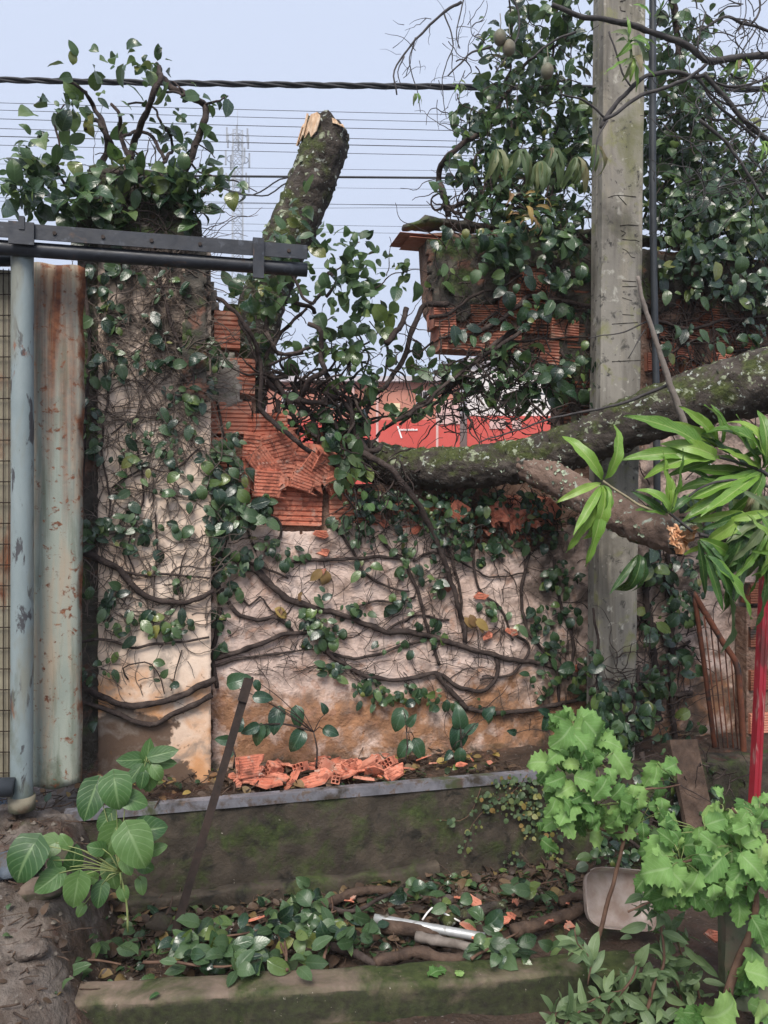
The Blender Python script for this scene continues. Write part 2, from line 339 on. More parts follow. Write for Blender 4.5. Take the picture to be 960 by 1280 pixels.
M['green_stem'] = surf('green_stem', [(.3, (.14, .19, .06)), (.7, (.26, .29, .12))], 20, .6)
M['pale_stem'] = surf('pale_stem', [(.3, (.26, .22, .14)), (.7, (.38, .33, .21))], 20, .6)
M['deadwood'] = surf('rotten_wood', [(.3, (.045, .03, .023)), (.6, (.10, .066, .048)), (.85, (.18, .13, .10))], 16, .92, bumps=((40, .9, .012, (1, 1, 1)),))
M['galv'] = surf('galvanised_pipe', [(.3, (.30, .31, .31)), (.7, (.52, .53, .53))], 14, .45, [dict(c=(.14, .12, .10), s=16, lo=.58, hi=.68, r=.3)], metal=.35, bumps=((50, .2, .002),))
M['green_block'] = surf('green_stained_render', [(.3, (.085, .10, .06)), (.7, (.18, .19, .125))], 7, .85, [dict(c=(.20, .15, .11), s=5, lo=.5, hi=.62, z=(1.0, .55), zk=.2), dict(c=(.06, .07, .04), s=9, lo=.6, hi=.7)], bumps=((30, .4, .01),))
M['fruit'] = surf('fruit_skin', [(.3, (.10, .12, .075)), (.7, (.20, .16, .12))], 10, .5)
M['lichen'] = surf('lichen', [(.3, (.24, .30, .20)), (.7, (.46, .51, .40))], 60, .95, bumps=((120, .8, .004),))
M['mosstuft'] = surf('moss_tuft', [(.3, (.04, .06, .015)), (.7, (.13, .17, .04))], 50, .95)
M['bg_brick'] = surf('far_brick', [(.3, (.42, .17, .12)), (.7, (.52, .24, .18))], 1.2, .9)
M['bg_red'] = surf('far_red_paint', [(.3, (.52, .075, .06)), (.7, (.58, .10, .08))], .6, .7)
M['bg_white'] = surf('far_white', [(.3, (.62, .58, .56)), (.7, (.72, .68, .66))], .6, .8)
M['bg_pink'] = surf('far_pink', [(.3, (.58, .36, .33)), (.7, (.66, .45, .42))], .6, .8)
M['bg_cream'] = surf('far_cream', [(.3, (.72, .58, .36)), (.7, (.76, .63, .42))], .6, .8)
M['bg_roof'] = surf('far_roof', [(.3, (.42, .38, .40)), (.7, (.52, .48, .50))], .6, .8)
M['letter'] = surf('white_lettering', [(.3, (.8, .78, .76)), (.7, (.82, .8, .78))], 2, .7)
M['steel_tower'] = surf('tower_steel', [(.3, (.22, .24, .27)), (.7, (.32, .34, .37))], .5, .6)
M['cable'] = surf('cable', [(.3, (.018, .018, .02)), (.7, (.03, .03, .034))], 3, .6)
t = NT('clear_plastic'); t.put(t.b.inputs['Base Color'], t.ramp(t.noise(14, 5), [(.35, (.42, .30, .24)), (.6, (.60, .50, .44))]))
t.b.inputs['Roughness'].default_value = .35; t.b.inputs['Alpha'].default_value = .55; t.b.inputs['Specular IOR Level'].default_value = .6
M['plastic'] = t.m

M['fig'] = leafmat('fig_leaf', [(0, (.010, .026, .016)), (.3, (.022, .052, .028)), (.6, (.042, .085, .036)), (.85, (.075, .13, .048)), (.95, (.12, .18, .05)), (1, (.20, .19, .05))], (.14, .20, .11), .22, .22, .15, 7, 1.0, spec=.65)
M['fig_light'] = leafmat('fig_leaf_fresh', [(0, (.040, .075, .035)), (.4, (.065, .12, .055)), (.8, (.10, .165, .075)), (1, (.17, .23, .07))], (.2, .28, .15), .25, .34, .3, 7, 1.0)
M['fig_dry'] = leafmat('fig_leaf_dry', [(0, (.20, .10, .05)), (.5, (.28, .17, .08)), (1, (.42, .30, .08))], (.3, .2, .1), .2, .6, .25)
M['dead'] = leafmat('dead_leaf', [(0, (.035, .022, .016)), (.5, (.075, .045, .03)), (.85, (.13, .08, .05)), (1, (.22, .15, .05))], (.12, .08, .05), .2, .6, .1)
M['mango'] = leafmat('mango_leaf', [(0, (.08, .19, .025)), (.4, (.14, .29, .04)), (.75, (.20, .36, .055)), (1, (.28, .43, .085))], (.46, .55, .20), .45, .33, .3, 16, .8)
M['mango_dark'] = leafmat('mango_leaf_dark', [(0, (.025, .07, .02)), (.6, (.05, .125, .03)), (1, (.09, .18, .045))], (.26, .36, .13), .45, .28, .2, 16, .8)
M['wilted'] = leafmat('wilted_leaf', [(0, (.08, .13, .06)), (.5, (.14, .19, .09)), (.85, (.20, .22, .10)), (1, (.22, .15, .09))], (.3, .34, .2), .4, .5, .3, 12, .8)
M['heart'] = leafmat('heart_leaf', [(0, (.035, .095, .032)), (.5, (.075, .165, .052)), (1, (.13, .235, .072))], (.24, .36, .16), .55, .42, .3, 6, 1.6)
M['dark_heart'] = leafmat('dark_leaf', [(0, (.016, .045, .030)), (.5, (.028, .070, .040)), (1, (.045, .095, .045))], (.10, .17, .11), .5, .25, .15, 8, 1.4)
M['boldo'] = leafmat('scalloped_leaf', [(0, (.065, .16, .04)), (.4, (.14, .28, .08)), (.8, (.22, .39, .12)), (1, (.32, .48, .16))], (.38, .52, .26), .4, .6, .35, 8, 1.4, spec=.25)
M['sage'] = leafmat('grey_green_leaf', [(0, (.09, .15, .065)), (.5, (.14, .21, .10)), (1, (.20, .28, .13))], (.28, .36, .2), .35, .5, .3, 8, 1.2)
M['tiny'] = leafmat('tiny_leaf', [(0, (.05, .085, .045)), (.6, (.09, .14, .06)), (.85, (.20, .20, .05)), (1, (.28, .15, .05))], (.2, .25, .12), .2, .45, .2)

# ------------------------------------------------------------------ leaves
def leaf_geo(prof, nl=5, nc=1, fold=.25, curl=.5, wave=0.0, wf=2.5, seed=0, lobe=0.0, cren=0.0, ncren=9, twist=0.0):
    rr = random.Random(seed); ph = [rr.uniform(0, 6.28) for _ in range(4)]
    V = []; UV = []; y = z = 0.0
    for i in range(nl+1):
        t = i/nl
        if i:
            a = curl*(t-.3)*1.4; y += cos(a)/nl; z -= sin(a)/nl
        w = prof(t)
        for j in range(-nc, nc+1):
            s = j/nc; sg = 1 if j >= 0 else -1
            ww = w
            if cren and abs(j) == nc: ww = w*(1-cren*abs(cos(pi*t*ncren+(.4 if j > 0 else 0)))**3)
            x = s*ww; tw = twist*t
            yy = y - lobe*abs(s)**1.4*(1-t)**3.2
            if cren: yy += cren*.25*w*sin(2*pi*t*ncren)*abs(s)**4
            zz = z + fold*abs(x) + wave*s*s*sin(6.283*wf*t+ph[0 if sg > 0 else 1]) + .25*wave*sin(9*t+ph[2])
            x, zz = x*cos(tw)-(zz-z)*sin(tw), z+x*sin(tw)+(zz-z)*cos(tw)
            V.append((x, yy, zz)); UV.append((.5+.5*s, t))
    m = 2*nc+1
    Fc = [(i*m+j, i*m+j+1, (i+1)*m+j+1, (i+1)*m+j) for i in range(nl) for j in range(m-1)]
    return np.array(V), Fc, UV
def p_ov(w, k=.8, e=.75): return lambda t: w*max(0.0, sin(pi*min(1, t**k)))**e + .004
KIND = {
 'fig':   [leaf_geo(p_ov(.25+.025*i, .80+.04*i, .68), 6, 1, .08+.07*i, .25+.22*i, .025, 1.5, i) for i in range(5)],
 'ovate': [leaf_geo(p_ov(.27+.02*i, .66, .75), 9, 2, .3, .5+.25*i, .02, 2.2, 70+i, lobe=.06) for i in range(3)],
 'mango': [leaf_geo(p_ov(.066+.009*i, .85, .8), 11, 2, .35, .2+.35*i, .022, 3, 20+i, twist=(-.5, .4, .8, -.2, 0)[i]) for i in range(5)],
 'wilt':  [leaf_geo(p_ov(.10, .85, .8), 8, 2, .7, 1.0+.3*i, .03, 2.4, 40+i, twist=.6*i-.6) for i in range(3)],
 'heart': [leaf_geo(p_ov(.40+.02*i, .56, .62), 9, 3, .12, .45+.15*i, .025, 1.6, 60+i, lobe=.26) for i in range(4)],
 'boldo': [leaf_geo(p_ov(.37+.025*i, .70, .6), 30, 3, .16, .4+.35*i, .07, 1.9, 80+i, lobe=.08, cren=.27, ncren=5.5, twist=.3*i-.4) for i in range(4)],
 'lance': [leaf_geo(p_ov(.15+.02*i, .8, .8), 7, 1, .3, .3+.3*i, .02, 2, 110+i) for i in range(3)],
 'round': [leaf_geo(p_ov(.40, .8, .6), 5, 1, .15, .3, .02, 1.3, 90+i) for i in range(3)],
}
KM = {}
def kmesh(kind, i, mat):
    k = (kind, i, mat)
    if k not in KM:
        v, f, uv = KIND[kind][i]; b = MB(); b.add(v, f, 0, uv); KM[k] = b.mesh(kind+'_leaf', M[mat])
    return KM[k]
def leafM(pos, d, n, s):
    y = Vector(d).normalized(); n = Vector(n)
    x = y.cross(n)
    if x.length < 1e-4: x = y.orthogonal()
    x.normalize(); z = x.cross(y)
    m = Matrix((x, y, z)).transposed().to_4x4(); m = m @ Matrix.Scale(s, 4); m.translation = Vector(pos); return m
def leaves(root, kind, mat, Ms, nobj=250, name='leaf', rest='foliage', rr=None):
    """the largest in view become parts of their own, the rest one part"""
    rr = rr or R
    Ms = sorted(Ms, key=lambda m: -m.to_scale()[0]/max(.3, (m.translation-CAM).length))
    nk = len(KIND[kind])
    for m in Ms[:nobj]:
        mt = mat if isinstance(mat, str) else rr.choice(mat)
        piece(name, kmesh(kind, rr.randrange(nk), mt), root, m)
    Ms = Ms[nobj:]
    if Ms:
        mats = [mat] if isinstance(mat, str) else list(dict.fromkeys(mat)); bs = {q: MB() for q in mats}
        for m in Ms:
            q = mats[0] if len(mats) == 1 else rr.choice(mat); v, f, uv = KIND[kind][rr.randrange(nk)]
            A = np.array(m); w = v @ A[:3, :3].T + A[:3, 3]
            bs[q].add(w, f, 0, uv, rr.random()*.98+.01)
        for q in mats:
            if bs[q].f: part(rest, bs[q], M[q], root, kind='stuff')
def rv(rr=None):
    rr = rr or R
    while 1:
        v = Vector((rr.uniform(-1, 1), rr.uniform(-1, 1), rr.uniform(-1, 1)))
        if .05 < v.length < 1: return v.normalized()
def wall_leaf(p, s, down=.6, out=.5):
    d = Vector((R.uniform(-1, 1), -R.uniform(0, .7)*out, -down+R.uniform(-.8, .8)))
    n = Vector((R.uniform(-.5, .5), -1, R.uniform(-.1, .9)))
    return leafM(p, d, n, s)
def blob_wall(blobs, Y, size=(.045, .085), off=(.01, .05)):
    out = []
    for (px, py, rx, ry, n) in blobs:
        for _ in range(n):
            a = R.uniform(0, 6.283); r = sqrt(R.random())
            q = at(px+rx*r*cos(a), py+ry*r*sin(a), Y); q.y -= R.uniform(*off)
            out.append(wall_leaf(q, (size[0]*.7+(size[1]*1.15-size[0]*.7)*R.random()**1.5)))
    return out
def blob_vol(blobs, size=(.05, .09), up=.5):
    out = []
    for (px, py, rx, ry, Y, dy, n) in blobs:
        c = at(px, py, Y); k = pxs(px, Y)
        for _ in range(n):
            v = rv()*(R.random()**.4)
            q = c+Vector((v.x*rx*k, v.y*dy, v.z*ry*k))
            d = (v*.7+rv()*.8+Vector((0, -.25, -.15)))
            nn = Vector((0, -.6, up))+rv()*.75
            out.append(leafM(q, d, nn, size[0]*.75+(size[1]*1.1-size[0]*.75)*R.random()**1.3))
    return out
def leaf_along(pts, n, size, spread=.6, start=.2, out=None):
    out = [] if out is None else out
    for _ in range(n):
        i = int((start+(1-start)*R.random())*(len(pts)-2)); tdir = (pts[i+1]-pts[i]).normalized()
        d = tdir*R.uniform(.1, .9)+rv()*spread+Vector((0, -.15, 0))
        out.append(leafM(pts[i]+rv()*.006, d, Vector((0, -.5, .7))+rv()*.6, R.uniform(*size)))
    return out
def pstem(mb, pp, r0, r1, Y=None, n=7, step=.025, wobble=.006, jit=.25, off=0.0):
    """pp: pixels (x, y) on the plane Y, or (x, y, Y)"""
    P = [at(q[0], q[1], q[2] if len(q) > 2 else Y) - Vector((0, off, 0)) for q in pp]
    S = wob(spline(P, step), wobble, 14, R.random()*50)
    mb.tube(S, taper(len(S), r0, r1), n, jit, seed=R.random()*9); return S
def walkers(mb, n, x0, x1, y0, y1, Y, r=(.0012, .003), length=(.12, .4), off=(.004, .03), vert=.5):
    for _ in range(n):
        p = at(R.uniform(x0, x1), R.uniform(y0, y1), Y); yo = R.uniform(*off); p.y -= yo
        a = R.choice((pi/2, -pi/2, 0, pi))*vert + R.uniform(-1, 1)*1.2; L = R.uniform(*length); S = [p.copy()]
        for k in range(int(L/.022)):
            a += R.uniform(-.45, .45); p = p+Vector((cos(a), R.uniform(-.12, .12), sin(a)))*.022
            p.y = min(p.y, Y-.002); S.append(p.copy())
        if len(S) > 2:
            r0 = R.uniform(*r); mb.tube(S, taper(len(S), r0, r0*.45), 4, 0, cap=False)

def twiglets(mb, n, x0, x1, y0, y1, Y, dy, r=(.0015, .004), length=(.06, .25)):
    for _ in range(n):
        p = at(R.uniform(x0, x1), R.uniform(y0, y1), Y+R.uniform(-dy, dy)); d = rv(); d.y *= .4; S = [p.copy()]; L = R.uniform(*length)
        for k in range(int(L/.025)):
            d = (d+rv()*.45).normalized(); p = p+d*.025; S.append(p.copy())
        if len(S) > 2: r0 = R.uniform(*r); mb.tube(S, taper(len(S), r0, r0*.4), 5, 0, cap=False)
twiglets_ = twiglets
def poly_extrude(mb, pts2, Y0, Y1, mi=0, side_mi=None, jag=0.0):
    """pts2: (x, z) counter-clockwise seen from -Y"""
    n = len(pts2); import mathutils.geometry as g
    v = [Vector((x, Y0, z)) for x, z in pts2]+[Vector((x+R.uniform(-jag, jag), Y1, z+R.uniform(-jag, jag))) for x, z in pts2]
    tri = g.tessellate_polygon([[Vector((x, z, 0)) for x, z in pts2]])
    fs = []
    for a, b, c in tri:
        ar = (pts2[b][0]-pts2[a][0])*(pts2[c][1]-pts2[a][1])-(pts2[c][0]-pts2[a][0])*(pts2[b][1]-pts2[a][1])
        if ar < 0: b, c = c, b
        fs.append((a, b, c)); fs.append((a+n, c+n, b+n))
    mb.add(v, fs, mi)
    mb.add(v, [(i, i+n, (i+1) % n+n, (i+1) % n) for i in range(n)], mi if side_mi is None else side_mi)
def inpoly(x, z, P):
    c = False; n = len(P)
    for i in range(n):
        (a, b), (d, e) = P[i], P[i-1]
        if (b > z) != (e > z) and x < (d-a)*(z-b)/(e-b)+a: c = not c
    return c
def slab(mb, poly, Y, thick, step, amp, ns, mi=0, lumps=.0, wander=.022):
    """a rough coat over the polygon: a displaced grid clipped to a wandering outline, with a skirt"""
    xs = [p[0] for p in poly]; zs = [p[1] for p in poly]; x0, x1, z0, z1 = min(xs), max(xs), min(zs), max(zs)
    nx = int((x1-x0)/step)+1; nzv = int((z1-z0)/step)+1; idx = {}; V = []; Fc = []
    def keep(i, j):
        x = x0+(i+.5)*step; z = z0+(j+.5)*step
        return inpoly(x+wander*nz((x, 0, z), 22), z+wander*nz((x, 5, z), 22), poly)
    K = {(i, j) for i in range(nx) for j in range(nzv) if keep(i, j)}
    def vid(i, j, b=0):
        k = (i, j, b)
        if k not in idx:
            x = x0+i*step; z = z0+j*step; idx[k] = len(V)
            if b: V.append((x, Y+thick, z))
            else:
                jx, jz = step*.35*nz((x, 1, z), 60), step*.35*nz((x, 2, z), 60)
                V.append((x+jx, Y-amp*fbm((x, 0, z), ns, 3, 5)-lumps*max(0, nz((x, 3, z), 5)), z+jz))
        return idx[k]
    for (i, j) in K:
        Fc.append((vid(i, j), vid(i+1, j), vid(i+1, j+1), vid(i, j+1)))
        for (di, dj, a, b) in ((0, -1, (0, 0), (1, 0)), (1, 0, (1, 0), (1, 1)), (0, 1, (1, 1), (0, 1)), (-1, 0, (0, 1), (0, 0))):
            if (i+di, j+dj) not in K:
                Fc.append((vid(i+b[0], j+b[1]), vid(i+a[0], j+a[1]), vid(i+a[0], j+a[1], 1), vid(i+b[0], j+b[1], 1)))
    mb.add(V, Fc, mi)
def wpoly(pp, Y): return [((q := at(x, y, Y)).x, q.z) for x, y in pp]

# ------------------------------------------------------------------ ground
def ground_z(x, y):
    """yard, planter soil, bank on the left"""
    z = -0.06
    if y > 2.62+.14*x: z = ZS
    # bank that slopes down from the ledge at the left
    t = max(0.0, min(1.0, (-.28-x)/.22)); t = t*t*(3-2*t)
    bank = .40*max(0.0, min(1.0, (y-2.0)/1.30))**1.2
    z = z*(1-t)+max(z, bank+.02)*t
    return z + (.018+.02*t)*fbm((x, y, 0), 5, 2, 4) + (.006+.012*t)*fbm((x, y, 0), 22, 2, 3)
b = MB(); gx0, gx1, gy0, gy1, st = -2.2, 4.2, 1.2, 3.40, .03
nx, ny = int((gx1-gx0)/st), int((gy1-gy0)/st)
V = [(gx0+i*st, gy0+j*st, ground_z(gx0+i*st, gy0+j*st)) for j in range(ny+1) for i in range(nx+1)]
b.add(V, [(j*(nx+1)+i, j*(nx+1)+i+1, (j+1)*(nx+1)+i+1, (j+1)*(nx+1)+i) for j in range(ny) for i in range(nx)])
g = solo('ground', b, M['soil'], 'damp red brown yard soil with litter', 'ground', kind='structure', origin=(0, 0, 0))
b = MB(); S_ = 900
b.add([(-S_, -S_, -.12), (S_, -S_, -.12), (S_, S_, -.12), (-S_, S_, -.12)], [(0, 1, 2, 3)])
solo('street_ground', b, M['street'], 'grey street surface beyond the wall', 'street', kind='structure', origin=(0, 0, -.12))
# soil on the ledge
b = MB(); nx, ny = 200, 16; x0, x1 = -2.2, 4.2
V = [(x0+(x1-x0)*i/nx, 3.37+.45*j/ny, ZL-.035+.022*fbm((x0+(x1-x0)*i/nx, j*.03, 0), 7, 6, 4)+.03*max(0, j/ny-.5)) for j in range(ny+1) for i in range(nx+1)]
b.add(V, [(j*(nx+1)+i, j*(nx+1)+i+1, (j+1)*(nx+1)+i+1, (j+1)*(nx+1)+i) for j in range(ny) for i in range(nx)])
solo('ledge_soil', b, M['soil'], 'narrow strip of dark soil along the foot of the wall', 'soil', kind='structure')

# ------------------------------------------------------------------ retaining wall with steel edging, front kerb
def rough_box(mb, p, q, depth, z0, z1, step=.03, amp=.008, ns=14, round_=.012):
    """a rough cast kerb: front face along p->q, top of the given depth"""
    p, q = Vector((p[0], p[1], 0)), Vector((q[0], q[1], 0)); d = (q-p); L = d.length; d /= L; nrm = Vector((-d.y, d.x, 0))
    prof = []; hz = int((z1-z0)/step)+1
    for i in range(hz): prof.append((0, z0+(z1-round_-z0)*i/(hz-1)))
    prof += [(round_*.3, z1-round_*.3), (round_, z1)]
    hd = max(2, int(depth/step))
    for i in range(1, hd+1): prof.append((round_+(depth-2*round_)*i/hd, z1))
    prof += [(depth-round_*.3, z1-round_*.3), (depth, z1-round_), (depth, z0)]
    n = int(L/step); m = len(prof); V = []
    for i in range(n+1):
        c = p+d*(L*i/n)
        for (o, z) in prof:
            w = c+nrm*o+Vector((0, 0, z)); dd = Vector((nz(w, ns, 1), nz(w, ns, 2), nz(w, ns, 3)))*amp + Vector((nz(w, ns*3, 1), nz(w, ns*3, 2), nz(w, ns*3, 3)))*amp*.5
            V.append(w+dd)
    mb.add(V, [(i*m+k, (i+1)*m+k, (i+1)*m+k+1, i*m+k+1) for i in range(n) for k in range(m-1)])
    mb.add(V[:m], [tuple(range(m-1, -1, -1))]); mb.add(V[-m:], [tuple(range(m))])
rw = thing('retaining_wall', 'low dark mossy concrete retaining wall edged with grey steel strip', 'retaining wall', (0.6, YL, ZS))
xa = at(84, 1010, YL).x
b = MB(); rough_box(b, (xa, YL), (4.1, YL), .14, -.15, ZL-.025, amp=.012, ns=8); part('concrete_face', b, M['moss_wall'], rw)
b = MB(); rough_box(b, (xa+.22, YL-.06), (1.05, YL-.05), .06, -.15, .035, amp=.016, ns=9); part('footing', b, M['moss_wall'], rw)
b = MB(); pA, pB = at(80, 1020, YL-.01), at(692, 962, YL-.01)
n = 40
for i in range(n):
    p0, p1 = pA.lerp(pB, i/n), pA.lerp(pB, (i+1)/n)
    h0, h1 = .004*nz(p0, 4), .004*nz(p1, 4)
    b.add([(p0.x, YL-.012+h0, ZL-.034), (p1.x, YL-.012+h1, ZL-.034), (p1.x, YL-.012+h1, ZL+.006), (p0.x, YL-.012+h0, ZL+.006), (p0.x, YL+.03, ZL+.008), (p1.x, YL+.03, ZL+.008)],
          [(0, 1, 2, 3), (3, 2, 5, 4)])
part('steel_strip', b, M['strip'], rw, smooth=False)
kA, kB = atz(63, 1256, .06), atz(800, 1212, .06)
b = MB(); rough_box(b, (kA.x, kA.y), (kB.x, kB.y), .125, -.2, .06, step=.022, amp=.006, ns=10, round_=.014)
solo('concrete_kerb', b, M['kerb'], 'low mossy concrete kerb edging the front of the debris bed', 'kerb')

# ------------------------------------------------------------------ bricks
def brick_mesh(w=.285, h=.185, d=.13, ridges=8, mat='brick', seed=0):
    b = MB(); prof = [(.0, 0)]
    for i in range(ridges):
        a, c = i/ridges, (i+1)/ridges
        prof += [(a+.12/ridges, -.006), (a+.66/ridges, -.006), (a+.80/ridges, .0015)]
    prof += [(1, 0)]; prof = [(y, z*h-h/2) for z, y in prof]; m = len(prof)
    V = []
    for x in (-w/2, -w*.17, w*.17, w/2):
        for (y, z) in prof: V.append((x+.002*nz((x, z, seed), 40), y+.0025*nz((x, seed, z), 12, seed), z))
    b.add(V, [(i*m+k, (i+1)*m+k, (i+1)*m+k+1, i*m+k+1) for i in range(3) for k in range(m-1)])
    b.add([(-w/2, 0, -h/2), (w/2, 0, -h/2), (w/2, d, -h/2), (-w/2, d, -h/2), (-w/2, 0, h/2), (w/2, 0, h/2), (w/2, d, h/2), (-w/2, d, h/2)],
          [(0, 3, 2, 1), (4, 5, 6, 7), (1, 2, 6, 5), (0, 4, 7, 3), (2, 3, 7, 6)])
    return b.mesh('brick', M[mat], False)
def hollow_brick(w=.24, h=.185, d=.13, mat='fresh_brick', seed=0):
    rr = random.Random(seed); b = MB(); t = .011
    def plate(lo, hi, jag):        # broken at the right end
        (a, y0, z0), (c, y1, z1) = lo, hi; n = 4
        if (z1-z0) > (y1-y0): prs = [((a, y, z0+(z1-z0)*k/n), (c-rr.uniform(0, jag), y, z0+(z1-z0)*k/n)) for y in (y0, y1) for k in range(n+1)]
        else: prs = [((a, y0+(y1-y0)*k/n, z), (c-rr.uniform(0, jag), y0+(y1-y0)*k/n, z)) for z in (z0, z1) for k in range(n+1)]
        V = [p for q in prs for p in q]; m = 2*(n+1); Fc = []
        for k in range(n):
            Fc += [(2*k, 2*k+1, 2*k+3, 2*k+2), (m+2*k, m+2*k+2, m+2*k+3, m+2*k+1), (2*k+1, m+2*k+1, m+2*k+3, 2*k+3), (2*k, 2*k+2, m+2*k+2, m+2*k)]
        Fc += [(0, m, m+1, 1), (2*n, 2*n+1, m+2*n+1, m+2*n)]
        b.add(V, Fc)
    X0, X1 = -w/2, w/2
    plate((X0, 0, -h/2), (X1, t, h/2), .08); plate((X0, d-t, -h/2), (X1, d, h/2), .08)
    for k in range(4): z = -h/2+(h-t)*k/3; plate((X0, t, z), (X1, d-t, z+t), .08)
    plate((X0, d/2-t/2, -h/2+t), (X1, d/2+t/2, h/2-t), .08)
    for k in range(8):
        z = -h/2+h*(k+.3)/8; b.box((X0, -.006, z), (X1-rr.uniform(.06, .09), 0.0005, z+.012))
    return b.mesh('brick', M[mat], False)
def shard_mesh(seed, mat='fresh_brick', s=.06):
    rr = random.Random(seed); b = MB(); n = rr.randint(4, 6); t = .012
    ang = sorted(rr.uniform(0, 6.28) for _ in range(n)); P = []
    for k in range(n):
        a = 6.283*(k+rr.uniform(-.3, .3))/n; r = s*rr.uniform(.55, 1.1); P.append((r*cos(a)*1.25, r*sin(a)*.8))
    c = rr.uniform(-3, 3)
    V = [(x, y, c*y*y) for x, y in P]+[(x*.96+.003, y*.95, c*y*y+t) for x, y in P]+[(0, 0, 0), (0, 0, t)]
    Fc = [(i, (i+1) % n, (i+1) % n+n, i+n) for i in range(n)]+[(2*n, (i+1) % n, i) for i in range(n)]+[(2*n+1, i+n, (i+1) % n+n) for i in range(n)]
    b.add(V, Fc)
    for k in range(3):       # moulded ribs
        y = s*(-.35+.3*k); b.box((-s*.45, y, t+c*y*y-.002), (s*.45, y+s*.12, t+c*y*y+.004))
    return b.mesh('brick_shard', M[mat], False)
BR = [brick_mesh(seed=i) for i in range(3)]; BRF = [brick_mesh(seed=i+5, mat='fresh_brick') for i in range(2)]; BRO = [brick_mesh(seed=i+9, mat='old_brick') for i in range(2)]
HOL = [hollow_brick(seed=i) for i in range(3)]; HOLB = [hollow_brick(seed=i+4, mat='brick') for i in range(2)]
SH = [shard_mesh(i) for i in range(8)]
def TRS(p, rx=0, ry=0, rz=0, s=1.0, sx=1.0):
    return Matrix.Translation(p) @ Matrix.Rotation(rz, 4, 'Z') @ Matrix.Rotation(ry, 4, 'Y') @ Matrix.Rotation(rx, 4, 'X') @ Matrix.Diagonal((s*sx, s, s, 1))

# ------------------------------------------------------------------ broken garden wall (between pillar and pole and beyond)
wall = thing('broken_wall', 'broken plastered hollow brick wall with a gap torn through its top', 'wall', (0.9, YW+.1, ZL))
core_px = [(246, 985), (246, 350), (262, 352), (270, 384), (290, 398), (300, 452), (318, 458), (320, 520), (330, 548), (352, 590), (408, 592), (424, 606), (500, 603), (560, 606), (640, 604), (688, 596),
           (700, 548), (698, 446), (650, 434), (596, 438), (548, 432), (548, 405), (540, 385), (536, 330), (534, 292), (560, 290)]
Yc = YW+.03; core = wpoly(core_px, Yc)
ztop = core[-1][1]; core += [(4.2, ztop), (4.2, ZL-.15)]
core[0] = (core[0][0], ZL-.15)
core = core[::-1] if sum((core[i][0]-core[i-1][0])*(core[i][1]+core[i-1][1]) for i in range(len(core))) > 0 else core
b = MB(); poly_extrude(b, core, Yc, Yc+.13, jag=.012); part('brick_core', b, M['core'], wall, smooth=False)
# render coat left on the lower wall
coat = wpoly([(262, 985), (262, 690), (282, 662), (300, 655), (320, 648), (352, 662), (405, 668), (420, 650), (470, 655), (520, 640), (560, 652), (600, 690), (640, 672), (668, 690), (700, 664), (735, 640), (742, 985)], YW)
coat[0] = (coat[0][0], ZL-.08); coat[-1] = (coat[-1][0], ZL-.08)
b = MB(); slab(b, coat, YW, .05, .014, .011, 7, lumps=.006); part('render_coat', b, M['plaster'], wall)
coat = wpoly([(742, 985), (738, 600), (800, 560), (850, 470), (960, 470), (1200, 500), (1200, 985)], YW)
b = MB(); slab(b, coat, YW, .05, .022, .012, 7); part('render_coat', b, M['plaster'], wall)
# scrap of mossy render on the standing block right of the gap
coat = wpoly([(534, 300), (640, 288), (700, 300), (672, 330), (640, 345), (632, 372), (596, 384), (580, 402), (552, 398), (544, 380), (537, 350)], YW)
b = MB(); slab(b, coat, YW-.005, .05, .012, .013, 9, lumps=.01); part('render_coat', b, M['dark_plaster'], wall, label='mossy scrap of grey render on the block beside the gap')
coat = wpoly([(690, 300), (960, 330), (1200, 355), (1200, 420), (900, 392), (860, 372), (820, 392), (760, 380), (735, 430), (742, 560), (715, 555), (706, 470), (690, 398)], YW)
b = MB(); slab(b, coat, YW, .05, .022, .013, 9); part('render_coat', b, M['dark_plaster'], wall)
# grey mortar dabs on the left jamb of the gap
for pp in ([(258, 440), (285, 440), (300, 452), (302, 500), (282, 512), (258, 508)], [(258, 352), (268, 355), (272, 380), (264, 400), (258, 396)]):
    b = MB(); slab(b, wpoly(pp, YW), YW-.004, .05, .012, .012, 9); part('mortar_patch', b, M['mortar'], wall)
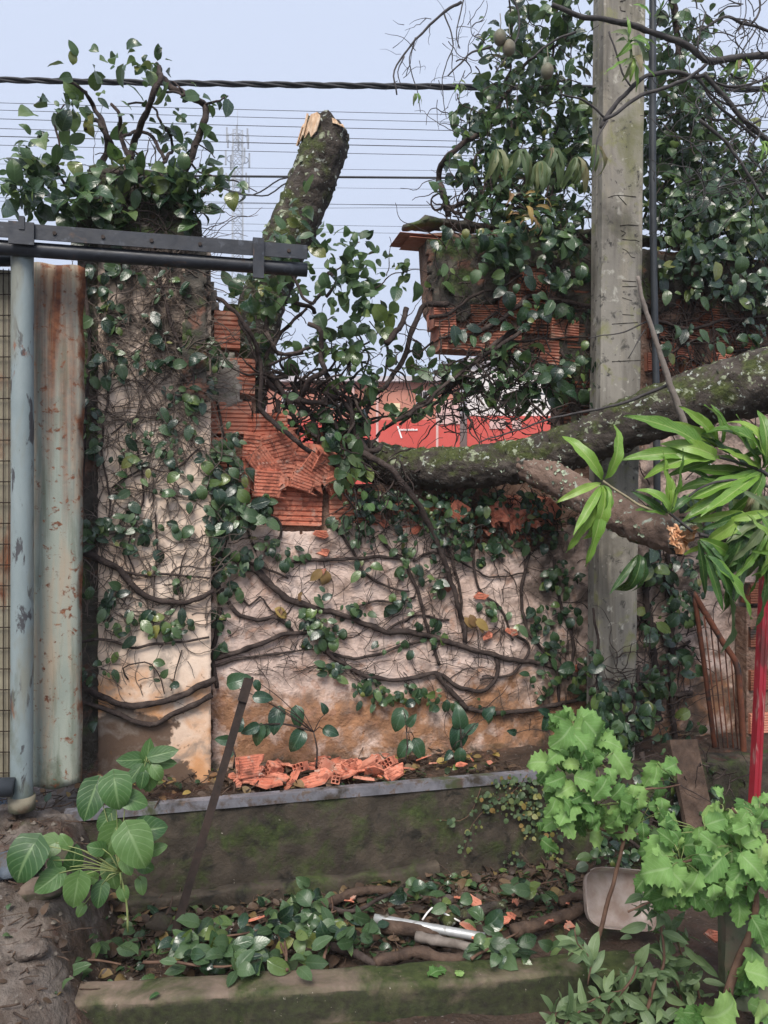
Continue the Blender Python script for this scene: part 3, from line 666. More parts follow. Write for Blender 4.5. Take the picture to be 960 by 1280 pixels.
# bricks: (centre px, py, width px, height px, tilt, mesh list)
def brick_px(px, py, wpx, hpx, tilt, ms, dy=0.0, rz=0.0, rx=0.0):
    k = pxs(px, YW)*.935; p = at(px, py, YW+dy+R.uniform(-.007, .004)); tilt += R.uniform(-1.2, 1.2)
    m = Matrix.Translation(p) @ Matrix.Rotation(rz, 4, 'Z') @ Matrix.Rotation(radians(tilt), 4, 'Y') @ Matrix.Rotation(rx, 4, 'X') @ Matrix.Diagonal((wpx*k/.285, 1, hpx*k/.185, 1))
    return piece('brick', R.choice(ms), wall, m)
for a in [(284, 412, 34, 50, 0, BR, .0), (303, 470, 34, 48, 1, BR), (288, 522, 56, 44, 0, BR), (268, 568, 34, 46, 0, BR), (300, 590, 34, 46, -4, BRF, -.004, -.2),
          (335, 538, 52, 46, -3, BRF, -.012, -.12), (318, 560, 36, 40, 5, HOL, -.02), (372, 632, 66, 54, 1, BRF, .004), (444, 636, 70, 50, 0, BR, .012), (318, 634, 46, 50, 1, BR, .012), (283, 624, 44, 50, 0, BR, .014),
          (520, 650, 66, 44, 0, BR, .016), (590, 660, 66, 50, 0, BRO, .016), (655, 640, 60, 44, 2, BR, .014), (650, 690, 30, 44, 1, BR, .016),
          (578, 424, 62, 30, 1, BR, -.004), (556, 396, 30, 26, -3, BR, .0), (640, 384, 40, 28, 2, BR, .0), (606, 392, 40, 24, -2, BRO, .0), (668, 352, 44, 26, 2, BR, .004), (700, 345, 36, 26, -2, BRO, .004), (655, 330, 40, 24, 0, BRO, .006), (706, 412, 40, 28, 3, BR, .0), (632, 430, 46, 32, -2, BR, .004), (688, 440, 40, 34, 1, BR, .006), (722, 420, 32, 34, 0, BRO, .01), (612, 400, 60, 32, 0, BRO, .008), (556, 408, 18, 34, 0, BR, .006),
          (676, 402, 56, 34, 0, BRO, .01), (668, 372, 54, 34, 0, BRO, .01), (720, 378, 50, 34, 0, BRO, .012), (722, 470, 36, 44, 0, BRO, .01), (720, 520, 36, 44, 0, BRO, .012), (716, 562, 36, 40, 0, BRO, .012),
          (832, 412, 48, 26, 2, BRO, .01), (902, 398, 60, 26, 1, BRO, .012), (846, 440, 50, 24, 4, BR, .006), (920, 432, 60, 26, 0, BRO, .012), (880, 462, 64, 22, 3, BRO, -.005), (950, 462, 50, 26, 0, BRO, .012), (836, 372, 48, 26, 0, BRO, .012), (952, 372, 60, 28, 0, BRO, .012), (890, 372, 50, 26, 1, BRO, .012), (930, 404, 44, 26, -2, BRO, .004), (868, 414, 44, 24, 3, BRO, .0), (826, 452, 40, 24, -3, BR, .0), (910, 452, 40, 20, 5, BR, -.01), (990, 430, 60, 26, 0, BRO, .01), (985, 400, 60, 26, 0, BRO, .01)]:
    brick_px(*a)
# dislodged and split bricks on the left shoulder of the break
for (px, py, Y, rx, ry, rz, s, me) in [(372, 576, 3.74, .10, .12, -.25, .95, HOL[0]), (398, 592, 3.72, .35, .55, .3, .75, HOL[1]), (318, 598, 3.77, 0, 1.45, 0, .7, HOL[2]), (298, 608, 3.76, 0, 1.7, .1, .62, HOLB[0]),
                                       (350, 592, 3.76, .2, -.1, .1, .7, HOLB[1]), (340, 566, 3.80, .1, .1, .2, .8, HOL[2]), (418, 560, 3.86, 0, 1.5, .2, .8, HOLB[0]), (660, 646, 3.76, .5, -.6, .3, .6, HOL[0]),
                                       (645, 655, 3.75, .2, 1.2, .4, .45, HOL[1]), (355, 560, 3.73, .3, -.25, -.2, .8, HOL[0]), (385, 600, 3.72, .1, .3, .2, .62, HOL[2]), (330, 580, 3.74, .2, .9, .2, .6, HOL[1]), (410, 582, 3.72, .6, .2, .5, .6, HOL[0]), (340, 605, 3.73, 0, .05, .1, .7, HOL[2]), (425, 604, 3.74, .3, -.4, .1, .5, HOL[1]), (575, 640, 3.74, .3, .5, .2, .5, HOL[0]), (690, 640, 3.74, .2, .7, .1, .5, HOL[2]), (620, 645, 3.73, .5, 1.0, -.2, .5, HOL[1])]:
    piece('brick', me, wall, TRS(at(px, py, Y), rx, ry, rz, s), label='dislodged split hollow brick')
for (px, py, Y) in [(400, 566, 3.74), (410, 605, 3.74), (345, 605, 3.75), (380, 560, 3.78), (440, 600, 3.8), (632, 655, 3.76), (668, 655, 3.75), (610, 665, 3.77), (480, 655, 3.78), (520, 662, 3.78), (300, 660, 3.78), (402, 668, 3.78), (405, 690, 3.785), (600, 745, 3.785), (610, 795, 3.785), (640, 790, 3.785), (558, 735, 3.785), (720, 835, 3.785), (400, 715, 3.785)]:
    piece('brick_shard', R.choice(SH), wall, TRS(at(px, py, Y), R.uniform(1.0, 2.0), R.uniform(-.6, .6), R.uniform(-.6, .6), R.uniform(.4, .75)))
# tile coping with cement on the block beside the gap
b = MB(); 
for (x0_, x1_, y0_, y1_, dY) in ((500, 560, 290, 295, -.012), (512, 575, 295, 301, -.004)):
    p, q = at(x0_, y0_, YW+dY), at(x1_, y1_, YW+dY); b.box((p.x, YW+dY, q.z), (q.x, YW+.2-dY, p.z))
part('coping_tile', b, M['brick'], wall, smooth=False)
b = MB(); S = spline([at(504, 285, YW+.05), at(540, 279, YW+.06), at(600, 284, YW+.06), at(700, 292, YW+.06), at(860, 305, YW+.06), at(1050, 320, YW+.06)], .03)
b.tube(S, [(.026+.012*nz(p, 9))*min(1, .45+i*.12) for i, p in enumerate(S)], 11, .5); 
for k in range(len(b.v)):
    x, y, z = b.v[k]; b.v[k] = (x, YW+.05+(y-YW-.05)*2.4, z)
part('cement_cap', b, M['dark_plaster'], wall)

# ------------------------------------------------------------------ pillar
pil = thing('plastered_pillar', 'peach plastered square pillar overgrown with vine beside the rusty gate', 'pillar', (at(180, 960, YP).x, YP+.1, ZL))
pl, pr = at(96, 960, YP).x, at(262, 960, YP).x; pz = at(180, 292, YP).z
b = MB(); slab(b, [(pl+.09, ZL-.1), (pr, ZL-.1), (pr, pz), (pl+.09, pz)], YP, .05, .016, .005, 6, wander=0); part('front_face', b, M['pillar'], pil)
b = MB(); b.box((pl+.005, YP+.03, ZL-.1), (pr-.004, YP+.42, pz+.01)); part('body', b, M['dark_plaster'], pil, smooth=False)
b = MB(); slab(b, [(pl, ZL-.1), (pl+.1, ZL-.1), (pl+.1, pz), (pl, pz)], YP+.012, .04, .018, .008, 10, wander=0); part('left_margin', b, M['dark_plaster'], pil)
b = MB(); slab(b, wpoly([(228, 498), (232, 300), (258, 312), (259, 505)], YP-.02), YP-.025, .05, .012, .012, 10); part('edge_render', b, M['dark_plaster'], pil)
b = MB(); c0, c1 = at(112, 205, YP+.08), at(236, 300, YP+.08)
rough_box(b, (c0.x, YP+.06), (c1.x, YP+.06), .28, c1.z-.02, c0.z, step=.03, amp=.03, ns=7, round_=.04); part('cap', b, M['dark_plaster'], pil)
b = MB(); c0, c1 = at(98, 258, YP), at(252, 300, YP)
rough_box(b, (c0.x, YP-.03), (c1.x, YP-.03), .40, c1.z-.02, c0.z-.02, step=.03, amp=.02, ns=7, round_=.04); part('cap', b, M['dark_plaster'], pil)

# ------------------------------------------------------------------ concrete utility pole
YPo = 3.50
pole = thing('concrete_pole', 'tall grey concrete double-T utility pole cast with markings', 'utility pole', at(772, 900, YPo+.1).xyz)
def polex(px0, px1, Y, y): return at(px0, y, Y).x, at(px1, y, Y).x
def prism(mb, xb, xt, Y0, Y1, z0, z1, bev=.008, nzv=30):
    V = []; 
    for i in range(nzv+1):
        t = i/nzv; z = z0+(z1-z0)*t; a = xb[0]+(xt[0]-xb[0])*t; c = xb[1]+(xt[1]-xb[1])*t
        ring = [(a+bev, Y0), (c-bev, Y0), (c, Y0+bev), (c, Y1-bev), (c-bev, Y1), (a+bev, Y1), (a, Y1-bev), (a, Y0+bev)]
        for k, (x, y) in enumerate(ring): V.append((x+.0025*nz((x, y, z), 9, k), y+.0025*nz((x, y, z), 9, 4), z))
    mb.add(V, [(i*8+k, i*8+(k+1) % 8, (i+1)*8+(k+1) % 8, (i+1)*8+k) for i in range(nzv) for k in range(8)])
    mb.add(V[-8:], [tuple(range(8))])
z0p, z1p = 0.2, 6.2; zt = at(780, 0, YPo).z; zb = at(770, 850, YPo).z
xb0, xb1 = at(748, 850, YPo).x, at(796, 850, YPo).x; xt0, xt1 = at(756, 0, YPo).x, at(808, 0, YPo).x
def ex(a, c, z): return a+(c-a)*(z-zb)/(zt-zb)
b = MB(); prism(b, (ex(xb0, xt0, z0p), ex(xb1, xt1, z0p)), (ex(xb0, xt0, z1p), ex(xb1, xt1, z1p)), YPo, YPo+.06, z0p, z1p, nzv=60); front_flange = part('front_flange', b, M['pole'], pole, smooth=False)
b = MB(); prism(b, (ex(xb0, xt0, z0p)+.085, ex(xb1, xt1, z0p)-.05), (ex(xb0, xt0, z1p)+.085, ex(xb1, xt1, z1p)-.05), YPo+.055, YPo+.16, z0p, z1p); part('web', b, M['pole'], pole, smooth=False)
b = MB(); prism(b, (ex(xb0, xt0, z0p)+.05, ex(xb1, xt1, z0p)+.005), (ex(xb0, xt0, z1p)+.05, ex(xb1, xt1, z1p)+.005), YPo+.15, YPo+.215, z0p, z1p); part('rear_flange', b, M['pole'], pole, smooth=False)
marks = [[(775, 282), (785, 281), (798, 282)], [(776, 288), (782, 291), (777, 295)], [(778, 299), (788, 300), (794, 300), (799, 302)], [(778, 311), (784, 314), (789, 321), (794, 322)], [(778, 351), (795, 352)], [(778, 358), (796, 358)],
         [(778, 393), (792, 394)], [(778, 372), (790, 376)], [(760, 247), (772, 244), (795, 246)], [(772, 244), (783, 256)], [(775, 2), (782, 0)], [(775, 8), (776, 13), (782, 14)], [(765, 405), (797, 403)], [(765, 452), (806, 450)]]
for mk in marks:
    S = spline([at(x, y, YPo-.001) for x, y in mk], .01); b = MB(); b.tube(S, [.0019+.0012*nz(p, 40) for p in S], 5); part('cast_mark', b, M['groove'], front_flange)
b = MB(); b.tube(spline([at(816, -40, YPo+.2), at(816, 250, YPo+.2), at(820, 480, YPo+.2), at(822, 700, YPo+.2)], .1), .019, 12)
solo('conduit_pipe', b, M['pvc'], 'dark plastic conduit pipe running up behind the concrete pole', 'pipe')

# ------------------------------------------------------------------ gate at the left
gate = thing('sliding_gate', 'weathered steel gate with blue grey post and rusty sheet panel', 'gate', at(28, 1012, 3.28).xyz)
b = MB(); S = spline([at(28, 300, 3.28), at(28, 650, 3.28), at(27, 1006, 3.28)], .05)
b.tube(S, pxs(28, 3.28)*13.5, 16, .03); part('post', b, M['post_paint'], gate)
b = MB(); p = at(27, 1004, 3.28); b.tube([p+Vector((0, 0, -.025)), p+Vector((0, 0, .03))], .05, 14, .1); part('post_foot', b, M['mesh_rust'], gate)
b = MB(); nzv, nxv = 70, 10; x0_, x1_ = at(34, 640, 3.40).x, at(102, 640, 3.40).x; za, zb_ = at(70, 982, 3.40).z, at(70, 332, 3.40).z; V = []
for i in range(nzv+1):
    z = za+(zb_-za)*i/nzv
    for k in range(nxv+1):
        u = k/nxv; e = .010*nz((0, 0, z), 6)*(u**3) + .012*max(0, (z-1.2)/1.5)*u
        y = 3.40+.028*sin(u*pi)*-1+.035*max(0, u-.9)*10*.5+.006*nz((u, z, 0), 3)
        V.append((x0_+(x1_-x0_)*u+e, y, z+.006*sin(u*9)*(1 if i in (0, nzv) else 0)))
b.add(V, [(i*(nxv+1)+k, i*(nxv+1)+k+1, (i+1)*(nxv+1)+k+1, (i+1)*(nxv+1)+k) for i in range(nzv) for k in range(nxv)])
o = part('sheet_panel', b, M['rust_sheet'], gate, label='rust streaked grey green sheet metal panel'); md = o.modifiers.new('thick', 'SOLIDIFY'); md.thickness = .004
b = MB(); x0_, x1_ = at(-90, 640, 3.34).x, at(16, 640, 3.34).x; b.box((x0_, 3.36, za), (x1_, 3.366, at(10, 336, 3.34).z)); mesh_backing = part('mesh_backing', b, M['mesh_rust'], gate, smooth=False)
for k in range(25):
    y = 342+k*26; b = MB(); b.tube([at(-90, y+1, 3.345), at(17, y, 3.345)], .0022, 5); part('wire', b, M['rod'], mesh_backing)
for px in (-30, -18, -6, 4, 11):
    b = MB(); b.tube([at(px, 336, 3.349), at(px, 980, 3.349)], .002, 5); part('wire', b, M['rod'], mesh_backing)
b = MB(); b.tube([at(-90, 326, 3.33), at(14, 326, 3.33)], .022, 10); part('frame_tube', b, M['black_steel'], gate)
Yr = 3.22
rail = thing('gate_rail', 'black steel overhead gate rail ending beside the broken tree stump', 'rail', at(180, 310, Yr).xyz)
def railp(px, off): return at(px, 290+.074*px+off, Yr)
b = MB(); p, q = railp(-90, 0), railp(383, 0); z0_, z1_ = -.040, .036
ang = [(-.03, -.028), (-.03, .030), (.045, .030), (.045, .024), (-.024, .024), (-.024, -.028)]
V = [(c.x, Yr+y, c.z+z) for c in (p, q) for y, z in ang]
b.add(V, [(i, (i+1) % 6, (i+1) % 6+6, i+6) for i in range(6)]+[(5, 4, 3, 2, 1, 0), (6, 7, 8, 9, 10, 11)]); part('angle_bar', b, M['black_steel'], rail, smooth=False)
b = MB(); p, q = railp(-90, 18), railp(384, 18); b.tube(spline([p+Vector((0, .012, 0)), q+Vector((0, .012, 0))], .1), .029, 14, cap=True); part('track_tube', b, M['black_steel'], rail)
b = MB(); p = at(323, 298, Yr-.04); q = at(323, 348, Yr-.04); b.box((p.x-.022, Yr-.05, q.z), (p.x+.022, Yr-.036, p.z)); b.box((p.x-.022, Yr-.036, p.z-.012), (p.x+.022, Yr+.05, p.z)); part('end_bracket', b, M['black_steel'], rail, smooth=False)
b = MB(); p = at(27, 278, Yr-.036); q = at(27, 306, Yr-.036); b.box((p.x-.045, Yr-.046, q.z), (p.x+.045, Yr-.034, p.z)); b.box((p.x-.008, Yr-.05, p.z-.03), (p.x+.012, Yr-.03, p.z+.02)); part('clamp', b, M['black_steel'], rail, smooth=False)
for px in (70, 130, 190, 250, 360):
    b = MB(); p = railp(px, 0); b.tube([p+Vector((0, -.036, 0)), p+Vector((0, -.028, 0))], .008, 6); part('bolt', b, M['rod'], rail, smooth=False)
b = MB(); b.tube([at(-90, 984, 3.22), at(17, 984, 3.22)], .036, 14); solo('dark_pipe', b, M['pvc'], 'dark blue plastic pipe lying at the foot of the gate post', 'pipe')

# ------------------------------------------------------------------ trees: standing stump, fallen trunk
def trunk_part(name, P, rad, parent, mat, n=36, step=.018, amp=.10, seed=1, ends=(True, True)):
    S = spline(P, step); m = len(S)
    L = [0.0]
    for i in range(1, m): L.append(L[-1]+(S[i]-S[i-1]).length)
    pr_ = [x[0] for x in rad]; rr = [np.interp(l/L[-1], pr_, [x[1] for x in rad]) for l in L]
    b = MB(); T = []; u = None; V = []
    for i in range(m):
        t_ = (S[min(i+1, m-1)]-S[max(i-1, 0)]).normalized()
        u = (t_.orthogonal() if u is None else u-t_*u.dot(t_)).normalized(); w = t_.cross(u)
        for k in range(n):
            a = 2*pi*k/n; dv = u*cos(a)+w*sin(a); p = S[i]+dv*rr[i]
            d = amp*rr[i]*(fbm(p, 9, seed, 3)*.8)+.011*fbm(p, 45, seed, 3)-.008*abs(nz(p, 26, seed+4))-.011*max(0, .16-abs(nz(p, 19, seed+6)))/.16
            V.append(p+dv*d)
    b.add(V, [(i*n+k, i*n+(k+1) % n, (i+1)*n+(k+1) % n, (i+1)*n+k) for i in range(m-1) for k in range(n)])
    if ends[0]: b.add(V[:n], [tuple(range(n-1, -1, -1))])
    if ends[1]: b.add(V[-n:], [tuple(range(n))])
    o = part(name, b, mat, parent); return S, V, n, o
def flakes(parent, V, n, smin, smax, mat, name, bias=.0, cond=None):
    b = MB(); C_ = [Vector(p) for p in V]
    for _ in range(n):
        i = R.randrange(len(V)-40); p = C_[i]; q = C_[i+1]; s = C_[min(i+36, len(V)-1)]
        nn = (q-p).cross(s-p)
        if nn.length < 1e-9: continue
        nn.normalize()
        if nn.z < bias: nn = nn
        if cond and not cond(p, nn): continue
        k = R.randint(5, 7); r = R.uniform(smin, smax); x = nn.orthogonal().normalized(); y = nn.cross(x)
        pts = [p+nn*.001]+[p+nn*(.002+R.uniform(0, .006))+(x*cos(6.28*j/k)+y*sin(6.28*j/k))*r*R.uniform(.5, 1.1) for j in range(k)]
        b.add(pts, [(0, j+1, (j+1) % k+1) for j in range(k)], 0, None, R.random())
    if b.f: part(name, b, mat, parent, kind='stuff', smooth=False)
stump = thing('broken_stump', 'upright mossy tree stump snapped off high behind the wall', 'tree stump', at(300, 640, 4.35).xyz*1)
stump.location.z = -.1; ORG[stump.name] = Vector(stump.location)
SP = [Vector((at(296, 640, 4.4).x-.06, 4.42, -.1)), at(300, 560, 4.4), at(312, 450, 4.4), at(338, 350, 4.38), at(376, 262, 4.35), at(402, 196, 4.33), at(408, 168, 4.33)]
S, V, n_, u_ = trunk_part('trunk', SP, [(0, .17), (.45, .125), (.65, .13), (.85, .134), (1, .130)], stump, M['bark'], seed=3, ends=(True, False))
ringv = [Vector(p) for p in V[-n_:]]; cc = sum(ringv, Vector())/n_
b = MB(); top = []; inner = []; 
for k, p in enumerate(ringv):
    a = (p-cc); side = a.x/.11
    h = .02+.085*max(0, 1-abs(side+.15)*1.4)+.03*R.random()
    if a.y < -.02: h = .012+.075*max(0, 1-abs(side+.1)*1.3)*.55+.02*R.random()+.02*max(0, -side)
    top.append(p*.985+cc*.015+Vector((0, 0, h))); inner.append(cc+a*.72+Vector((0, .0, h*.6-.035+.03*R.random())))
b.add(ringv+top+inner+[cc+Vector((0, 0, -.03))], [(k, (k+1) % n_, (k+1) % n_+n_, k+n_) for k in range(n_)], 0)
b.add(top+inner+[cc+Vector((0, 0, -.03))], [(k, (k+1) % n_, (k+1) % n_+n_, k+n_) for k in range(n_)]+[(k+n_, (k+1) % n_+n_, 2*n_) for k in range(n_)], 1)
torn = part('torn_top', b, [M['bark'], M['wood']], u_, smooth=False)
b = MB()
def sheet(mb, sel, lo, hi, out):
    ks = [k for k in range(n_) if sel(ringv[k]-cc)]
    ks.sort(key=lambda k: (ringv[k]-cc).x*(1 if (ringv[k]-cc).y < 0 else 1)+(ringv[k]-cc).y*.01)
    A_ = []
    for k in ks:
        a = ringv[k]-cc; A_ += [ringv[k]+a*out+Vector((-.35, 0, -1))*R.uniform(*lo), ringv[k]+a*(out+.05)+Vector((-.12, 0, -.4))*lo[0], top[k]+a*.02+Vector((0, 0, R.uniform(*hi)))]
    for j in range(len(ks)-1):
        q = A_[3*j:3*j+6]; mb.add(q, [(0, 3, 4, 1), (1, 4, 5, 2)])
sheet(b, lambda a: a.y < .03 and a.x < -.045, (.02, .12), (-.03, .015), .05)
sheet(b, lambda a: a.y < .0 and -.0 < a.x < .085, (-.01, .03), (-.03, .012), .05)
o = part('splinter', b, M['pale_wood'], u_, smooth=False); md = o.modifiers.new('thick', 'SOLIDIFY'); md.thickness = .006
flakes(stump, V, 120, .006, .018, M['lichen'], 'lichen')

log = thing('fallen_tree', 'thick mossy lichen covered tree trunk lying across the broken wall', 'fallen tree', at(640, 600, 3.7).xyz)
LP = [at(418, 560, 4.02), at(446, 572, 3.95), at(500, 584, 3.84), at(560, 585, 3.72), at(640, 578, 3.58), at(720, 556, 3.44), at(800, 524, 3.30), at(880, 496, 3.18), at(970, 474, 3.05), at(1100, 452, 2.85)]
S, V, n_, u_ = trunk_part('trunk', LP, [(0, .105), (.2, .108), (.45, .112), (.6, .125), (.8, .152), (1, .17)], log, M['bark'], n=44, seed=8)
flakes(log, V, 240, .006, .020, M['lichen'], 'lichen', cond=lambda p, nn: fbm(p, 6, 2, 3) > .05)
TRV = V
b = MB()
for _ in range(2600):          # moss and tiny ferns on the trunk
    p = Vector(R.choice(TRV))
    i = min(range(0, len(S), 8), key=lambda j: (S[j]-p).length_squared); o_ = (p-S[i]).normalized()
    if o_.z < -.35+R.random()*.7 or fbm(p, 5, 7, 3) < -.05: continue
    d = (o_+rv()*.7).normalized(); L = R.uniform(.006, .022); x = d.orthogonal().normalized()*R.uniform(.0012, .003)
    b.add([p-x, p+x, p+d*L], [(0, 1, 2)], 0, None, R.random())
part('moss', b, M['mosstuft'], log, kind='stuff', smooth=False)
BP = [at(628, 572, 3.60), at(660, 584, 3.50), at(695, 600, 3.40), at(740, 626, 3.24), at(800, 656, 3.04), at(850, 672, 2.88)]
S, V, n_, brn = trunk_part('branch', BP, [(0, .06), (.25, .078), (.7, .082), (1, .078)], log, M['stub_bark'], n=32, seed=12, ends=(True, False))
flakes(log, V, 160, .005, .013, M['lichen'], 'lichen', cond=lambda p, nn: p.x < at(790, 640, 3.2).x)
ringv = [Vector(p) for p in V[-n_:]]; cc = sum(ringv, Vector())/n_; ax = (BP[-1]-BP[-2]).normalized()
b = MB(); tip = []; inn = []
for k, p in enumerate(ringv):
    a = p-cc; h = R.uniform(.01, .035)+.03*max(0, a.z/.08); tip.append(cc+a*.93+ax*h); inn.append(cc+a*.5+ax*R.uniform(-.005, .03))
b.add(ringv+tip, [(k, (k+1) % n_, (k+1) % n_+n_, k+n_) for k in range(n_)], 0)
b.add(tip+inn+[cc], [(k, (k+1) % n_, (k+1) % n_+n_, k+n_) for k in range(n_)]+[(k+n_, (k+1) % n_+n_, 2*n_) for k in range(n_)], 1)
part('torn_end', b, [M['bark'], M['wood']], brn, smooth=False)
b = MB(); bb = MB()
for k in range(26):          # splintered face turned to the viewer
    c = at(843+R.uniform(-7, 9), 669+R.uniform(-15, 14), 2.765); a = (rv()+ax*.8).normalized(); b.tube([c-a*.004, c+a*.012, c+a*R.uniform(.018, .034)], [.008, .006, .0015], 4, .3)
part('torn_wood', b, M['wood'], brn, smooth=False)
# bare grey branch leaning on the trunk
b = MB(); S = pstem(b, [(797, 345), (806, 385), (820, 425), (836, 475), (852, 520), (868, 558)], .008, .017, 3.02, 9, .02, .004)
solo('grey_branch', b, M['twig'], 'bare grey branch leaning diagonally against the fallen trunk', 'branch')
b = MB(); pstem(b, [(838, 480, 3.05), (790, 500, 3.15), (740, 513, 3.25), (690, 523, 3.35), (640, 540, 3.45), (600, 552, 3.5)], .008, .003, None, 7, .02, .006)
pstem(b, [(808, 402, 3.05), (780, 415, 3.08), (750, 420, 3.1), (735, 423, 3.1)], .004, .002, None, 6, .02, .004)
pstem(b, [(806, 412, 3.05), (795, 430, 3.05), (785, 448, 3.05)], .003, .002, None, 6, .02, .004)
solo('thin_dark_branch', b, M['dark_twig'], 'thin dark twig lying along the top of the fallen trunk', 'branch')

# ------------------------------------------------------------------ vines
def vine(name, label, loc, group=None): return thing(name, label, 'vine', loc, group)
# --- on the pillar face
v1 = vine('climbing_fig', 'fig vine with woody rootlets netting the peach pillar face', (at(180, 960, YP).x, YP-.02, ZL))
for (pp, r0, r1) in [([(100, 851), (127, 870), (151, 877), (181, 880), (211, 874), (242, 860), (268, 846)], .012, .013), ([(100, 873), (127, 883), (151, 891), (172, 903), (196, 903), (230, 885), (264, 866)], .009, .011),
                     ([(98, 688), (127, 700), (151, 712), (163, 728), (181, 743), (211, 752), (242, 749), (268, 738)], .013, .009), ([(151, 712), (180, 718), (211, 717), (263, 722)], .006, .004), ([(100, 803), (133, 799), (166, 808), (211, 803), (262, 796)], .006, .004),
                     ([(190, 300), (197, 345), (208, 380), (217, 416), (230, 443), (242, 473), (238, 510)], .008, .005), ([(120, 420), (135, 480), (128, 560), (138, 640), (120, 690)], .005, .003), ([(172, 560), (180, 620), (160, 680), (170, 720)], .004, .003),
                     ([(232, 690), (222, 730), (226, 770), (200, 810)], .003, .002), ([(244, 470), (200, 520), (170, 520), (140, 545)], .005, .003), ([(250, 560), (210, 590), (180, 585), (140, 610)], .004, .003), ([(195, 640), (196, 700), (190, 760)], .004, .002),
                     ([(105, 330), (112, 430), (108, 520), (104, 640)], .008, .006), ([(228, 812), (220, 840), (214, 862)], .003, .002), ([(160, 850), (155, 836), (180, 826), (196, 838), (206, 866)], .003, .002)]:
    b = MB(); pstem(b, pp, r0*1.2, r1*1.2, YP, off=.012+r0, jit=.4, wobble=.009); part('stem', b, M['stem'], v1)
b = MB(); walkers(b, 260, 108, 262, 400, 790, YP, r=(.0014, .0036), length=(.1, .45)); walkers(b, 340, 104, 258, 300, 560, YP, length=(.1, .5), r=(.0015, .0035)); walkers(b, 70, 120, 225, 560, 760, YP, r=(.002, .0035))
walkers(b, 60, 100, 140, 600, 860, YP, length=(.1, .3)); walkers(b, 14, 150, 240, 790, 870, YP, length=(.08, .2)); part('rootlets', b, M['root'], v1, kind='stuff')
Ms = blob_wall([(140, 345, 40, 30, 40), (215, 350, 30, 30, 20), (190, 430, 60, 40, 42), (130, 420, 25, 60, 26), (150, 455, 40, 20, 30), (230, 470, 30, 40, 26), (120, 545, 18, 35, 26), (205, 535, 45, 30, 34), (235, 500, 20, 20, 14),
                (175, 570, 30, 30, 28), (230, 570, 25, 25, 26), (150, 590, 30, 30, 12), (180, 620, 50, 15, 14), (150, 660, 35, 22, 46), (200, 660, 40, 20, 10), (115, 660, 10, 30, 10), (185, 700, 30, 15, 10), (230, 730, 14, 8, 6), (130, 740, 24, 14, 18), (150, 760, 30, 15, 16),
                (215, 775, 30, 28, 42), (180, 775, 30, 20, 14), (160, 780, 30, 12, 8), (140, 825, 14, 16, 7), (116, 840, 10, 14, 5), (195, 838, 10, 14, 6), (220, 848, 6, 8, 3), (128, 895, 12, 10, 5), (245, 640, 12, 40, 12), (110, 500, 8, 60, 14)], YP, (.038, .074))
Ms = [m for m in Ms if R.random() < .68]
leaves(v1, 'fig', ['fig']*6+['fig_light'], Ms, 280)
# --- crown on the pillar
v2 = vine('pillar_top_fig', 'bushy fig crown growing from the top of the gate pillar', (at(170, 250, YP).x, YP+.1, at(170, 290, YP).z))
Y2 = YP+.06
for (pp, r0, r1) in [([(150, 250), (165, 190), (178, 150), (192, 120), (200, 95), (198, 80)], .018, .008), ([(195, 90), (215, 110), (240, 122), (256, 132), (256, 150), (248, 172), (238, 195), (228, 225)], .013, .014), ([(150, 200), (130, 165), (120, 150), (105, 160)], .014, .006),
                     ([(120, 215), (135, 190), (130, 160), (115, 130), (100, 110), (85, 103)], .013, .006), ([(165, 200), (150, 170), (150, 145), (140, 130)], .012, .006), ([(250, 130), (270, 128), (285, 120)], .006, .003), ([(200, 112), (230, 118), (215, 100)], .006, .003),
                     ([(140, 215), (170, 225), (200, 225), (230, 235)], .012, .008), ([(205, 200), (190, 170), (170, 165), (155, 170)], .008, .006), ([(205, 205), (215, 180), (200, 150), (185, 130), (160, 130)], .007, .004), ([(90, 245), (75, 220), (70, 200)], .007, .003),
                     ([(238, 205), (250, 215), (275, 222), (300, 228), (320, 240)], .005, .002), ([(110, 265), (90, 250), (60, 245), (30, 240)], .006, .002), ([(235, 190), (245, 182), (262, 188), (268, 196)], .004, .002), ([(60, 230), (75, 190), (70, 150), (80, 130)], .006, .003)]:
    b = MB(); pstem(b, [(x, y, Y2+R.uniform(-.12, .12)) for x, y in pp], r0*1.15, r1*1.15, None, 7, .02, .012); part('stem', b, M['stem'], v2)
b = MB(); walkers(b, 70, 120, 235, 205, 300, YP-.02, r=(.002, .005), length=(.1, .3), off=(0, .04)); part('rootlets', b, M['stem'], v2, kind='stuff')
